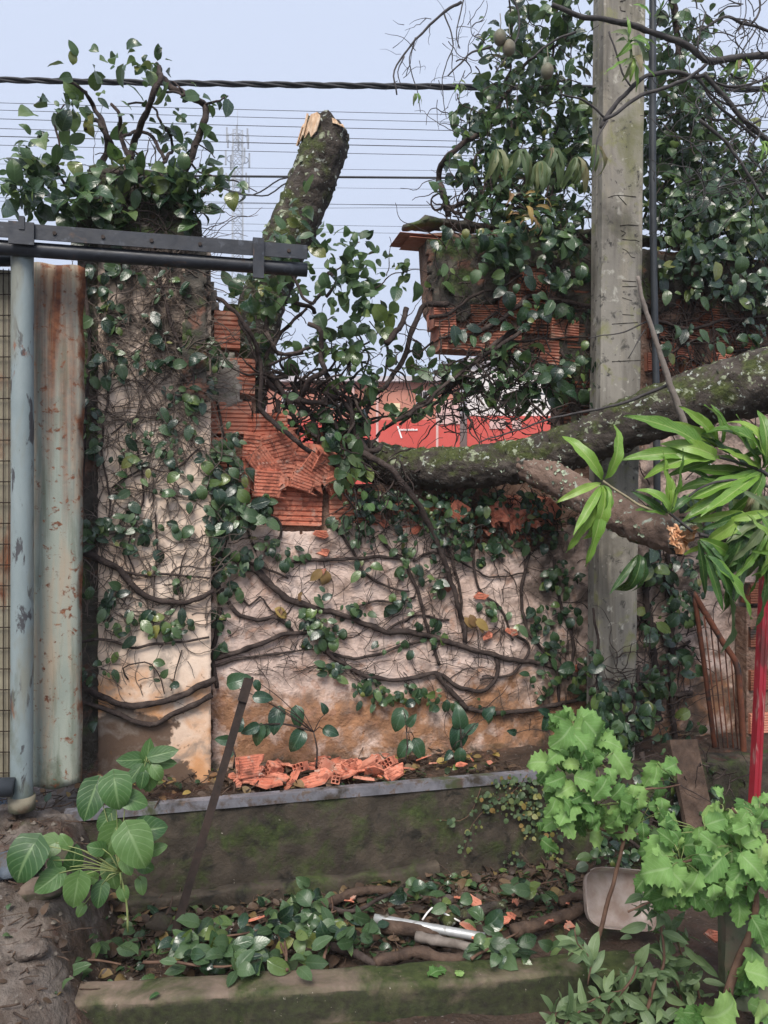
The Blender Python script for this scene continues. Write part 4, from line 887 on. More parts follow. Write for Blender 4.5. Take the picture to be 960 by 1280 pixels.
Ms = blob_vol([(150, 80, 50, 30, Y2, .14, 16), (190, 85, 22, 30, Y2, .10, 18), (178, 60, 10, 14, Y2, .06, 5), (100, 82, 30, 16, Y2, .10, 9), (75, 140, 34, 26, Y2, .14, 34), (130, 120, 50, 30, Y2, .15, 22), (175, 155, 50, 26, Y2, .14, 26),
               (215, 140, 30, 26, Y2, .12, 16), (225, 165, 25, 20, Y2, .1, 12), (262, 122, 24, 16, Y2, .06, 10), (285, 116, 10, 8, Y2, .03, 4), (60, 185, 40, 26, Y2-.05, .16, 44), (40, 220, 34, 26, Y2-.05, .15, 52), (75, 245, 60, 26, Y2-.1, .15, 90), (28, 250, 26, 24, Y2-.1, .1, 30), (110, 260, 50, 18, YP-.08, .08, 50),
               (190, 225, 50, 22, YP-.08, .06, 40), (225, 235, 40, 26, YP-.08, .08, 54), (255, 205, 20, 20, Y2, .06, 14), (255, 230, 30, 12, YP-.05, .06, 16), (290, 235, 28, 10, YP, .05, 14), (240, 270, 22, 18, YP-.06, .05, 18), (150, 205, 40, 22, YP-.05, .1, 26), (130, 290, 40, 16, YP-.05, .05, 18), (255, 165, 14, 10, Y2, .05, 4)], (.045, .11))
Ms = [m for m in Ms if R.random() < (.62 if m.translation.z > at(150, 210, YP).z else .95)]
leaves(v2, 'fig', ['fig']*4+['fig_light']*2, Ms, 300)
# --- on the middle wall
v3 = vine('wall_fig', 'fig vine with thick woody stems spread over the pale broken wall', (at(480, 900, YW).x, YW-.02, ZL))
for (pp, r0, r1) in [([(262, 690), (300, 700), (330, 722), (355, 745), (390, 760), (420, 765), (450, 777), (480, 788), (510, 788), (540, 795), (574, 806), (605, 815), (636, 824), (680, 830), (720, 845)], .012, .010), ([(270, 694), (310, 704), (345, 716), (360, 722)], .007, .004),
                     ([(268, 822), (307, 810), (354, 793), (385, 787), (398, 772)], .011, .007), ([(268, 830), (310, 821), (350, 816), (382, 810)], .006, .003), ([(276, 735), (288, 756), (300, 768), (322, 774), (341, 770), (356, 778), (366, 790)], .008, .006), ([(362, 700), (400, 700), (440, 698), (480, 696), (505, 700)], .007, .006),
                     ([(405, 806), (412, 818), (429, 830), (454, 843), (485, 848), (520, 845), (542, 840), (574, 859), (605, 862), (618, 845), (621, 830), (617, 815)], .009, .008), ([(410, 815), (440, 822), (470, 818), (500, 808), (540, 795)], .006, .005), ([(583, 884), (611, 890), (655, 887), (692, 880), (730, 870)], .010, .008), ([(542, 840), (560, 862), (583, 884)], .010, .010),
                     ([(440, 560, 3.7), (480, 582, 3.66), (508, 612, 3.66), (527, 640, 3.7), (542, 671, 3.74), (558, 715, 3.76), (570, 750, 3.77), (577, 775), (580, 802)], .013, .009), ([(480, 680), (505, 702), (517, 730), (527, 758), (535, 790), (548, 830)], .008, .006), ([(330, 690), (350, 670), (346, 650), (320, 640)], .006, .004),
                     ([(420, 660), (440, 690), (460, 720), (490, 735), (510, 738)], .006, .004), ([(540, 640), (560, 690), (574, 740), (576, 790)], .006, .005), ([(600, 650), (590, 700), (600, 740), (625, 760), (640, 800)], .006, .004), ([(480, 788), (520, 770), (560, 775)], .005, .004), ([(660, 690), (650, 740), (660, 790), (690, 830), (700, 880)], .007, .006),
                     ([(440, 760), (470, 750), (500, 752), (520, 745)], .005, .004), ([(300, 745), (312, 757), (325, 745), (338, 762), (352, 770)], .004, .003), ([(262, 560), (275, 620), (268, 690), (274, 760), (266, 820), (272, 860)], .010, .008), ([(268, 600), (300, 640), (320, 690)], .006, .004), ([(640, 790), (660, 810), (640, 840), (600, 850)], .006, .005),
                     ([(515, 700), (540, 690), (570, 700), (610, 720), (660, 715)], .005, .003), ([(690, 700), (700, 760), (715, 800), (708, 850)], .007, .006)]:
    b = MB(); pstem(b, pp, r0*1.3, r1*1.3, YW, off=.010+r0*.8, jit=.45, wobble=.010); part('stem', b, M['stem'], v3)
b = MB(); walkers(b, 230, 275, 560, 670, 850, YW, length=(.06, .3), vert=.2); walkers(b, 200, 500, 720, 640, 900, YW, length=(.06, .3)); walkers(b, 60, 440, 700, 620, 700, YW-.01, r=(.002, .004)); part('rootlets', b, M['stem'], v3, kind='stuff')
b = MB(); walkers(b, 60, 285, 600, 720, 850, YW, length=(.1, .3), vert=.1, r=(.0012, .0022)); part('rootlets', b, M['root'], v3, kind='stuff')
Ms = blob_wall([(290, 700, 26, 18, 26), (285, 725, 20, 20, 22), (272, 650, 14, 30, 20), (275, 780, 10, 30, 16), (312, 690, 20, 10, 14), (330, 680, 16, 10, 10), (362, 690, 20, 14, 12), (385, 770, 26, 12, 18), (410, 785, 22, 14, 30), (395, 800, 20, 10, 10), (440, 760, 20, 14, 14), (400, 745, 10, 10, 4), (455, 700, 14, 16, 8), (505, 695, 16, 24, 20),
                (460, 670, 12, 16, 10), (500, 755, 22, 18, 14), (440, 665, 20, 10, 8), (415, 833, 16, 12, 16), (455, 860, 24, 16, 26), (480, 868, 20, 12, 22), (520, 865, 26, 14, 20), (495, 800, 30, 16, 10), (535, 785, 20, 16, 12), (545, 715, 24, 30, 20), (590, 690, 30, 16, 18), (560, 670, 30, 12, 16), (650, 670, 40, 14, 26), (600, 655, 40, 14, 18),
                (610, 760, 16, 16, 10), (660, 765, 24, 20, 18), (680, 800, 24, 26, 24), (700, 720, 22, 22, 40), (705, 765, 16, 12, 10), (700, 850, 20, 20, 14), (670, 850, 16, 30, 14), (735, 840, 20, 20, 14), (525, 650, 40, 14, 20), (545, 870, 18, 12, 10), (575, 895, 14, 20, 6), (610, 880, 20, 10, 6), (440, 645, 30, 14, 14), (480, 625, 40, 14, 26), (560, 630, 50, 14, 34), (640, 625, 40, 12, 20)], YW, (.036, .07))
leaves(v3, 'fig', ['fig']*5+['fig_light'], Ms, 260)
Ms = blob_wall([(372, 745, 3, 3, 2), (345, 762, 8, 4, 2), (590, 770, 16, 8, 4), (400, 712, 6, 6, 2)], YW); leaves(v3, 'fig', 'fig_dry', Ms, 20)
b = MB(); twiglets_(b, 160, 430, 705, 612, 665, YW-.03, .04); part('twigs', b, M['stem'], v3, kind='stuff')
Ms = blob_wall([(470, 625, 40, 16, 40), (540, 632, 50, 18, 60), (620, 630, 60, 18, 60), (680, 650, 30, 30, 40), (560, 665, 60, 14, 30)], YW-.02, (.03, .065), (.0, .08)); leaves(v3, 'fig', 'fig', Ms, 0)
# --- left jamb curtain (dark leaves beside the pillar)
v4 = vine('jamb_fig', 'dark glossy fig leaves hanging down the broken left jamb of the gap', (at(280, 640, YW).x, YW-.04, at(280, 640, YW).z))
for pp in ([(255, 430), (262, 470), (275, 520), (285, 580), (290, 640), (280, 690)], [(262, 560), (275, 600), (300, 630), (320, 650)]):
    b = MB(); pstem(b, pp, .007, .004, YW-.04); part('stem', b, M['stem'], v4)
Ms = blob_wall([(268, 445, 16, 20, 18), (262, 480, 10, 14, 8), (275, 570, 20, 26, 26), (300, 585, 14, 18, 10), (280, 615, 24, 20, 34), (305, 640, 30, 16, 34), (270, 665, 16, 14, 18), (330, 635, 14, 20, 14), (290, 545, 10, 20, 6)], YW-.05, (.05, .09), (.01, .07))
leaves(v4, 'fig', ['fig']*4+['fig_light'], Ms, 170)
# --- tangle in the gap
v5 = vine('gap_tangle', 'tangled bare woody vine stems with fresh leaves filling the gap', at(400, 560, 3.8).xyz)
G = [([(272, 372), (282, 380), (311, 411), (324, 453), (327, 491), (324, 511), (344, 530), (366, 546), (398, 572), (440, 590)], .011, .013), ([(331, 417), (337, 395), (357, 378), (386, 382), (392, 392)], .014, .012), ([(331, 417), (340, 430), (350, 440), (372, 440), (388, 432)], .013, .007), ([(386, 404), (402, 417), (400, 443), (405, 462), (389, 475), (379, 495)], .012, .015),
     ([(405, 466), (421, 488), (437, 504), (440, 524), (444, 548)], .011, .013), ([(405, 491), (428, 501), (440, 517), (438, 540)], .012, .012), ([(450, 545), (463, 504), (482, 482), (502, 453), (515, 417), (524, 391), (540, 380), (560, 378)], .012, .016), ([(482, 430), (499, 411), (508, 385)], .017, .013), ([(478, 478), (485, 450), (482, 430)], .005, .009), ([(505, 443), (528, 437), (544, 427)], .007, .006),
     ([(392, 378), (379, 372), (369, 349), (357, 330)], .009, .007), ([(392, 378), (404, 360), (411, 340), (420, 352), (408, 372)], .009, .009), ([(330, 450), (350, 420), (368, 400), (384, 385)], .012, .008), ([(335, 455), (360, 448), (380, 440)], .008, .006), ([(325, 470), (350, 490), (380, 500), (410, 505)], .016, .014), ([(340, 470), (360, 500), (370, 530), (376, 560)], .014, .012), ([(370, 500), (390, 520), (400, 550), (420, 580)], .015, .012),
     ([(404, 495), (404, 530), (412, 560)], .012, .011), ([(345, 500), (352, 520), (380, 540), (400, 548)], .013, .01), ([(480, 536), (500, 522), (527, 506), (550, 490), (574, 472), (589, 456), (620, 428), (650, 410)], .010, .016), ([(500, 530), (540, 505), (570, 480), (600, 462), (640, 440)], .008, .009), ([(510, 520), (545, 492), (580, 462), (610, 442), (650, 415)], .009, .012), ([(530, 515), (565, 492), (595, 475), (630, 455), (670, 430)], .007, .008), ([(470, 545), (510, 515), (550, 482), (575, 460), (600, 430)], .006, .008), ([(590, 480), (620, 510), (640, 522), (660, 515)], .007, .004), ([(444, 548), (455, 560), (470, 565), (478, 556)], .017, .012),
     ([(440, 510), (420, 470), (440, 440), (470, 420), (480, 395)], .007, .004), ([(455, 540), (450, 490), (460, 450), (450, 420), (436, 400)], .006, .004), ([(405, 462), (420, 478), (450, 500)], .007, .005), ([(410, 345), (430, 330), (446, 296), (456, 290)], .005, .002), ([(455, 372), (490, 345), (520, 338), (536, 342)], .004, .002), ([(484, 345), (488, 310), (486, 296)], .003, .0015),
     ([(488, 462), (505, 470), (510, 490), (512, 502)], .006, .003), ([(560, 500), (556, 530), (575, 545)], .005, .003), ([(600, 470), (596, 500), (606, 530)], .005, .003), ([(560, 480), (580, 500), (576, 530)], .004, .003), ([(620, 440), (645, 470), (660, 500), (690, 530)], .007, .005), ([(300, 400), (316, 440), (330, 470)], .008, .007)]
for pp, r0, r1 in G:
    b = MB(); Yb = 3.78+R.uniform(-.10, .10); pstem(b, [(q[0], q[1], Yb+R.uniform(-.05, .05)) for q in pp], r0*.92, r1*.92, None, 8, .018, .012, .4); part('stem', b, M['stem'], v5)
b = MB()
twiglets(b, 150, 315, 450, 400, 570, 3.8, .1); twiglets(b, 110, 325, 450, 460, 540, 3.84, .06, (.004, .012)); twiglets(b, 80, 390, 460, 480, 580, 3.80, .06, (.004, .012)); twiglets(b, 60, 420, 520, 560, 640, 3.70, .05, (.002, .006)); twiglets(b, 150, 480, 680, 425, 545, 3.75, .08); twiglets(b, 110, 540, 690, 440, 530, 3.75, .06, (.003, .007), (.08, .25)); twiglets(b, 30, 420, 540, 400, 520, 3.78, .08)
part('twigs', b, M['stem'], v5, kind='stuff')
Ms = blob_vol([(430, 330, 40, 40, 3.7, .1, 32), (400, 310, 30, 30, 3.65, .08, 22), (380, 265, 14, 30, 3.9, .05, 10), (410, 360, 40, 30, 3.7, .1, 28), (450, 380, 40, 36, 3.72, .1, 40), (440, 430, 50, 30, 3.74, .1, 44), (390, 440, 40, 30, 3.76, .1, 22), (500, 460, 50, 24, 3.8, .1, 30), (545, 468, 40, 16, 3.8, .08, 26), (450, 470, 40, 30, 3.76, .08, 26),
               (345, 390, 30, 40, 3.76, .08, 18), (350, 300, 20, 20, 3.6, .06, 12), (490, 350, 14, 20, 3.75, .05, 8), (512, 345, 22, 16, 3.76, .05, 9), (478, 320, 14, 16, 3.75, .05, 5), (450, 300, 16, 10, 3.74, .04, 7), (484, 400, 16, 20, 3.75, .05, 6), (440, 570, 24, 30, 3.68, .06, 24), (430, 600, 20, 24, 3.68, .05, 16), (470, 520, 20, 20, 3.74, .05, 8), (620, 470, 55, 34, 3.76, .08, 80), (660, 490, 40, 30, 3.78, .06, 50), (410, 530, 40, 24, 3.80, .06, 40), (340, 360, 34, 40, 3.9, .08, 50), (320, 420, 26, 40, 3.9, .06, 30), (350, 330, 30, 20, 3.8, .06, 26), (530, 510, 50, 14, 3.78, .06, 22), (560, 500, 30, 20, 3.76, .06, 10), (640, 445, 30, 20, 3.74, .05, 14), (300, 370, 20, 16, 3.74, .06, 14)], (.05, .105))
leaves(v5, 'fig', ['fig_light']*4+['fig']*2, Ms, 300)
Ms = blob_wall([(357, 515, 10, 20, 9), (420, 548, 20, 10, 4), (460, 620, 30, 12, 8)], 3.70, (.03, .05)); leaves(v5, 'round', 'heart', Ms, 30)
# --- dark curtain over the right wall
v6 = vine('right_wall_fig', 'dense dark fig vine covering the wall around the concrete pole', (at(850, 960, YW).x, YW-.04, ZL))
for (pp, r0, r1) in [([(535, 398), (560, 392), (590, 372), (625, 358), (650, 345)], .010, .006), ([(560, 430), (600, 415), (640, 388), (660, 372), (700, 378), (740, 385)], .012, .014), ([(548, 424), (590, 410), (620, 392)], .008, .006), ([(620, 428), (680, 425), (742, 420), (780, 412)], .007, .005), ([(700, 440), (720, 500), (735, 545)], .008, .007), ([(690, 530), (715, 500), (738, 470)], .007, .005),
                     ([(812, 400), (860, 412), (900, 402), (960, 398)], .010, .007), ([(820, 450), (870, 425), (920, 440), (975, 425)], .007, .006), ([(806, 470), (850, 446), (900, 470), (970, 450)], .006, .005), ([(884, 380), (890, 430), (885, 470)], .005, .004), ([(800, 720), (808, 780), (815, 840), (820, 900)], .018, .02), ([(830, 690), (836, 760), (835, 830), (840, 960)], .013, .016),
                     ([(740, 900), (790, 905), (820, 870), (860, 865)], .018, .014), ([(760, 870), (800, 850), (830, 830)], .012, .01), ([(812, 780), (840, 810), (860, 800)], .012, .008), ([(790, 900), (795, 940), (790, 1000)], .01, .01), ([(720, 830), (745, 870), (760, 920), (790, 960)], .014, .014), ([(700, 880), (740, 910), (780, 930)], .012, .012)]:
    b = MB(); pstem(b, pp, r0, r1, YW, off=.015+r0, jit=.35, wobble=.012); part('stem', b, M['stem'], v6)
b = MB(); walkers(b, 230, 545, 745, 290, 560, YW-.012, r=(.0015, .005)); walkers(b, 260, 806, 965, 300, 480, YW, r=(.0015, .005)); walkers(b, 90, 806, 965, 480, 760, YW, r=(.0015, .005)); walkers(b, 120, 735, 870, 700, 1000, YW-.02, r=(.002, .005)); part('rootlets', b, M['stem'], v6, kind='stuff')
Ms = blob_wall([(560, 300, 30, 12, 10), (600, 300, 40, 14, 26), (610, 350, 30, 20, 14), (590, 420, 40, 14, 12), (545, 350, 8, 30, 5), (660, 300, 60, 24, 70), (700, 330, 40, 40, 60), (640, 350, 30, 20, 14), (660, 385, 24, 14, 18), (640, 410, 24, 16, 18), (720, 400, 20, 20, 10), (690, 470, 30, 26, 24), (720, 470, 14, 50, 26), (600, 320, 40, 14, 6), (835, 300, 30, 50, 90), (890, 300, 60, 40, 150), (940, 330, 40, 60, 110), (860, 350, 50, 30, 70), (920, 370, 40, 20, 40), (765, 900, 40, 40, 60), (740, 860, 20, 30, 24), (880, 620, 40, 50, 50), (930, 640, 30, 60, 40), (900, 700, 40, 24, 26), (830, 640, 24, 30, 20), (845, 430, 40, 20, 14), (920, 420, 40, 24, 18), (790, 950, 30, 30, 20), (820, 940, 24, 40, 20), (900, 260, 60, 30, 80),
                (830, 420, 14, 30, 8), (950, 420, 20, 20, 8), (815, 700, 24, 30, 30), (845, 720, 26, 24, 34), (830, 770, 30, 30, 46), (805, 790, 18, 24, 22), (845, 820, 24, 24, 20), (810, 840, 20, 24, 26), (760, 870, 40, 18, 40), (780, 890, 24, 20, 24), (850, 900, 20, 30, 14), (740, 800, 12, 30, 10), (750, 780, 8, 16, 6), (720, 830, 16, 20, 14)], YW-.03, (.032, .10), (.0, .14))
Ms = [m for m in Ms if R.random() < .8]
leaves(v6, 'fig', ['fig']*7+['fig_light'], Ms, 300)
v8 = vine('pole_foot_fig', 'dark fig leaves and roots climbing the foot of the concrete pole', (at(765, 940, YPo-.04).x, YPo-.04, ZL-.05))
for (pp, r0, r1) in [([(745, 985), (750, 930), (740, 880), (748, 830), (742, 760)], .012, .006), ([(790, 990), (780, 930), (792, 880), (800, 830)], .013, .008), ([(720, 960), (750, 900), (780, 870), (800, 865)], .012, .008), ([(735, 860), (760, 850), (790, 858)], .006, .004)]:
    b = MB(); pstem(b, pp, r0, r1, YPo-.02, wobble=.012); part('stem', b, M['stem'], v8)
b = MB(); walkers(b, 50, 730, 805, 820, 980, YPo-.01, r=(.002, .004)); part('rootlets', b, M['stem'], v8, kind='stuff')
Ms = blob_wall([(745, 900, 20, 40, 26), (778, 900, 26, 26, 34), (765, 870, 26, 14, 16), (740, 850, 10, 20, 8), (800, 880, 12, 30, 16), (752, 940, 30, 20, 20), (735, 800, 6, 20, 5), (790, 850, 14, 8, 6)], YPo-.02, (.05, .085), (.01, .08)); leaves(v8, 'fig', ['fig']*5+['fig_light'], Ms, 140)
# --- crown along the top of the right wall
v7 = vine('wall_top_fig', 'big leafy fig crown rising from the wall top behind the pole', (at(720, 290, 3.95).x, 3.95, at(720, 300, 3.95).z))
Y7 = 3.95
for (pp, r0, r1) in [([(560, 268), (556, 245), (549, 225), (553, 205), (566, 190), (585, 175), (604, 165), (620, 140), (640, 105), (660, 78), (690, 60), (720, 40)], .022, .008), ([(556, 262), (580, 255), (600, 262), (625, 255), (650, 262)], .016, .012), ([(580, 262), (600, 235), (592, 205), (610, 180)], .012, .008), ([(615, 262), (600, 240), (625, 210), (640, 170), (632, 120), (640, 60), (636, 0)], .010, .006),
                     ([(640, 260), (660, 220), (690, 180), (700, 120), (690, 60), (700, -20)], .012, .008), ([(868, 300), (868, 200), (866, 150), (862, 110), (850, 80), (846, 40), (835, -30)], .03, .022), ([(864, 130), (880, 150), (890, 200), (880, 260)], .012, .008), ([(600, 160), (640, 150), (690, 130), (740, 140)], .008, .004), ([(560, 255), (545, 262), (540, 250), (548, 240)], .010, .005), ([(800, 280), (830, 230), (850, 170)], .010, .007)]:
    b = MB(); pstem(b, [(x, y, Y7+R.uniform(-.08, .08)) for x, y in pp], r0*.8, r1*.8, None, 8, .02, .014, .35); part('stem', b, M['stem'], v7)
b = MB(); twiglets(b, 120, 560, 745, 20, 270, Y7, .2, (.002, .004), (.1, .4)); twiglets(b, 130, 810, 960, 20, 280, Y7, .25, (.002, .005), (.1, .45)); twiglets(b, 50, 550, 700, 240, 280, Y7-.1, .1, (.003, .008), (.08, .25)); part('twigs', b, M['stem'], v7, kind='stuff')
Ms = blob_vol([(640, 120, 40, 60, Y7, .25, 90), (680, 70, 50, 60, Y7, .25, 90), (640, 30, 40, 40, Y7, .25, 40), (700, 150, 46, 60, Y7, .25, 130), (600, 130, 26, 30, Y7, .18, 30), (600, 200, 40, 40, Y7-.05, .2, 60), (650, 200, 50, 40, Y7, .22, 100), (700, 220, 50, 40, Y7-.05, .22, 100), (590, 240, 30, 26, Y7-.1, .15, 30), (545, 240, 10, 16, Y7-.1, .05, 6), (660, 262, 80, 18, Y7-.12, .1, 80), (720, 30, 30, 50, Y7, .2, 40),
               (835, 60, 30, 60, Y7, .25, 50), (840, 140, 34, 60, Y7, .25, 100), (880, 140, 40, 50, Y7, .25, 60), (850, 200, 50, 40, Y7, .25, 150), (900, 200, 40, 40, Y7, .25, 80), (930, 240, 40, 30, Y7-.05, .2, 80), (860, 250, 60, 30, Y7-.08, .2, 150), (930, 280, 50, 30, Y7-.1, .15, 100), (880, 30, 40, 30, Y7, .25, 20), (920, 110, 40, 40, Y7, .25, 18), (955, 200, 20, 60, Y7, .2, 20)], (.05, .11))
Ms += blob_vol([(650, 150, 90, 120, Y7+.1, .2, 240), (690, 40, 60, 60, Y7+.1, .2, 90), (840, 150, 44, 130, Y7+.1, .2, 220), (900, 230, 70, 60, Y7+.1, .2, 260), (860, 270, 60, 40, Y7-.1, .15, 160), (720, 200, 40, 80, Y7, .2, 120), (660, 268, 80, 20, Y7-.15, .1, 60), (940, 300, 40, 40, Y7-.1, .1, 90), (600, 190, 40, 50, Y7, .15, 40)], (.05, .10))
leaves(v7, 'fig', ['fig']*6+['fig_light'], Ms, 300)
Ms = blob_vol([(655, 245, 24, 30, Y7-.25, .05, 14), (660, 275, 30, 14, Y7-.3, .04, 10)], (.08, .14)); leaves(v7, 'wilt', 'fig_dry', Ms, 40, name='dry_leaf')

# ------------------------------------------------------------------ overhanging tree branches at the upper right
ov = thing('overhanging_branch', 'dark mango branch with drooping wilted leaves hanging across the pole', 'branch', at(880, 90, 3.0).xyz)
for (pp, r0, r1) in [([(690, 6), (725, 20), (760, 25), (800, 35), (830, 45), (860, 57), (885, 75), (920, 72), (970, 68), (1040, 60)], .010, .019), ([(752, 160), (757, 148), (770, 130), (780, 120), (805, 97), (840, 90), (870, 96), (882, 92)], .010, .009), ([(755, 150), (775, 138), (800, 120), (850, 103), (868, 92), (884, 78)], .008, .008),
                     ([(880, 95), (905, 120), (930, 150), (970, 185)], .010, .012), ([(872, 90), (890, 125), (920, 150), (945, 172)], .006, .007), ([(875, 150), (905, 175), (930, 210), (955, 250)], .008, .006), ([(577, 2), (555, 15), (520, 50), (500, 75), (492, 95), (496, 118)], .006, .003), ([(520, 48), (512, 80), (522, 115), (525, 142)], .003, .0015), ([(505, 70), (498, 90), (502, 110)], .003, .0015), ([(555, 15), (566, 55), (553, 100), (557, 148)], .0035, .0015),
                     ([(580, 0), (570, 40), (575, 60)], .003, .002), ([(615, 57), (590, 66), (575, 80), (560, 96)], .005, .003), ([(640, -10), (650, 30), (640, 60), (620, 90)], .005, .003), ([(720, 40), (690, 52), (660, 75)], .006, .004), ([(884, 78), (872, 62), (875, 40), (882, 15)], .005, .004), ([(875, 40), (905, 22), (925, 28), (950, 34), (970, 44)], .006, .007), ([(893, 20), (910, 8), (926, 6), (900, -4)], .004, .002),
                     ([(940, 30), (950, 12), (948, -10)], .005, .004), ([(945, 35), (936, 50), (925, 70)], .004, .003), ([(950, 150), (925, 165), (905, 190)], .006, .004), ([(900, 80), (925, 98), (940, 88), (952, 74)], .005, .005), ([(970, 92), (940, 104), (910, 108), (885, 100)], .006, .005), ([(868, 95), (905, 130), (945, 128)], .005, .004), ([(930, 150), (950, 165), (935, 190), (955, 215)], .006, .003), ([(760, 150), (748, 170), (744, 200), (740, 225)], .004, .002), ([(700, 118), (730, 125), (756, 148)], .004, .005), ([(762, 40), (778, 90), (788, 108)], .004, .004)]:
    b = MB(); Yo = 3.05+R.uniform(-.12, .12) if r0 < .009 else 3.0; pstem(b, pp, r0, r1, Yo, 7, .02, .006, .25); part('stem', b, M['dark_twig'], ov)
b = MB(); twiglets(b, 26, 490, 580, 20, 130, 3.05, .1, (.001, .002), (.05, .2)); twiglets(b, 90, 860, 965, 0, 260, 3.05, .2, (.0015, .0035), (.15, .5)); part('twigs', b, M['dark_twig'], ov, kind='stuff')
def whorl(root, c, tips, mat, kind='mango', szk=1.0, face=(0, -1, .35)):
    Ms = []
    for t_ in tips:
        p = Vector(c); q = Vector(t_); d = q-p
        Ms.append(leafM(p+d.normalized()*.012, d, Vector(face)+rv()*.45, d.length*szk))
    leaves(root, kind, mat, Ms, 400)
for (px, py, Y, n, L, dn) in [(785, 60, 2.98, 9, .13, -.2), (790, 78, 2.97, 7, .14, -.7), (690, 188, 3.0, 8, .15, -1.3), (650, 190, 3.0, 8, .15, -1.4), (620, 190, 3.02, 6, .13, -1.3), (720, 200, 3.0, 7, .14, -1.3), (675, 205, 2.98, 8, .14, -1.5), (742, 185, 3.0, 4, .13, -1.4), (605, 60, 3.05, 4, .06, .2), (572, 110, 3.05, 7, .05, -.2), (520, 120, 3.05, 4, .04, -1), (925, 75, 3.02, 7, .13, -.8), (950, 110, 3.0, 6, .14, -.6), (815, 30, 2.98, 5, .11, .3), (950, 180, 3.0, 6, .13, -1)]:
    c = at(px, py, Y); tips = []
    for k in range(n):
        d = rv(); d.z = d.z*.6+dn; d.y = -abs(d.y)*.8; tips.append(c+d.normalized()*L*R.uniform(.7, 1.1))
    whorl(ov, c+Vector((0, 0, .02)), tips, ['wilted'] if dn < -1 else ['mango', 'wilted'], 'wilt' if dn < -1 else 'mango')
for (px, py, c) in ((625, 47, 0), (636, 60, 0), (684, 89, 0)):
    b = MB(); p = at(px, py, 3.0); n1, n2 = 10, 7
    V = [p+Vector((.028*sin(pi*j/n2)*cos(6.283*i/n1), .028*sin(pi*j/n2)*sin(6.283*i/n1), .034*cos(pi*j/n2))) for j in range(n2+1) for i in range(n1)]
    b.add(V, [(j*n1+i, (j+1)*n1+i, (j+1)*n1+(i+1) % n1, j*n1+(i+1) % n1) for j in range(n2) for i in range(n1)])
    b.tube([p+Vector((0, 0, .03)), p+Vector((.004, 0, .06)), p+Vector((.0, 0, .1))], .002, 5); part('fruit', b, M['fruit'], ov)

# ------------------------------------------------------------------ mango branch at the right, in front of the trunk
mg = thing('mango_branch', 'fallen mango branch with long bright green leaves over the trunk fork', 'branch', at(880, 640, 2.85).xyz)
YM = 2.80
for (pp, r0, r1) in [([(754, 601), (780, 620), (800, 632), (822, 640), (834, 643)], .0045, .006), ([(970, 600), (950, 588), (930, 580), (900, 572)], .009, .005), ([(970, 610), (920, 600), (880, 608), (850, 630), (836, 640)], .007, .004), ([(875, 668), (910, 676), (950, 678), (985, 672)], .008, .009), ([(835, 640), (850, 652), (866, 664)], .005, .006)]:
    b = MB(); pstem(b, pp, r0, r1, YM, 7, .02, .003, .15); part('stem', b, M['pale_stem'] if r0 < .0048 else M['dark_twig'], mg)
def wp(c, tips, mat='mango', Yd=0.0, **k):
    C_ = at(c[0], c[1], YM+Yd); T_ = [at(x, y, YM+Yd+R.uniform(-.09, .03)) for x, y in tips]; whorl(mg, C_, T_, mat, **k)
wp((754, 603), [(711, 535), (788, 525), (741, 566), (700, 622), (720, 664), (741, 706), (716, 690), (748, 690), (766, 655)])
wp((897, 575), [(798, 504), (784, 560), (812, 575), (842, 545), (836, 590)])
wp((955, 588), [(890, 504), (907, 500), (939, 500), (960, 505), (846, 628), (856, 650), (882, 640), (975, 520), (905, 560), (915, 660)])
wp((945, 612), [(925, 660), (938, 655), (930, 640), (948, 680), (965, 650)], 'wilted', kind='wilt')
wp((836, 645), [(832, 566), (796, 614), (800, 632), (858, 565), (845, 590), (815, 600), (870, 610)], ['mango', 'mango', 'mango_dark'])
wp((872, 672), [(884, 742), (890, 700), (910, 740), (905, 700), (920, 735), (932, 700)], ['mango', 'mango_dark'], Yd=-.05)
wp((880, 690), [(946, 826), (935, 778), (905, 760), (955, 770)], ['mango_dark', 'mango_dark', 'mango'], Yd=-.12, szk=1.0)
wp((950, 680), [(915, 705), (968, 740), (945, 745), (960, 790), (905, 650), (925, 720)], ['mango_dark', 'mango'], Yd=-.05)
wp((975, 690), [(935, 640), (950, 720), (945, 690), (955, 640)], ['mango', 'boldo'][:1], Yd=-.2)
wp((950, 592), [(870, 560), (862, 585), (885, 545), (925, 520), (900, 625), (868, 612), (930, 640), (878, 596)], ['mango', 'mango_dark'], Yd=.1)
wp((935, 640), [(870, 690), (890, 720), (905, 745), (925, 750), (885, 660), (950, 760), (940, 720), (868, 650)], ['mango', 'mango_dark'], Yd=.0)
wp((965, 640), [(905, 680), (925, 700), (940, 730), (912, 650), (930, 610), (960, 720), (945, 700)], ['mango', 'wilted', 'mango'], Yd=-.08)
wp((900, 560), [(862, 505), (880, 515), (835, 520), (905, 505), (850, 540)], 'mango', Yd=.08)
wp((905, 610), [(850, 600), (860, 640), (878, 655), (840, 575), (895, 655)], ['mango_dark', 'mango'], Yd=.1)
wp((985, 560), [(940, 520), (935, 560), (950, 600), (948, 540)], 'mango', Yd=.05)
wp((800, 690), [(775, 760), (790, 750), (765, 740), (808, 745)], ['mango_dark', 'mango'], Yd=.15)

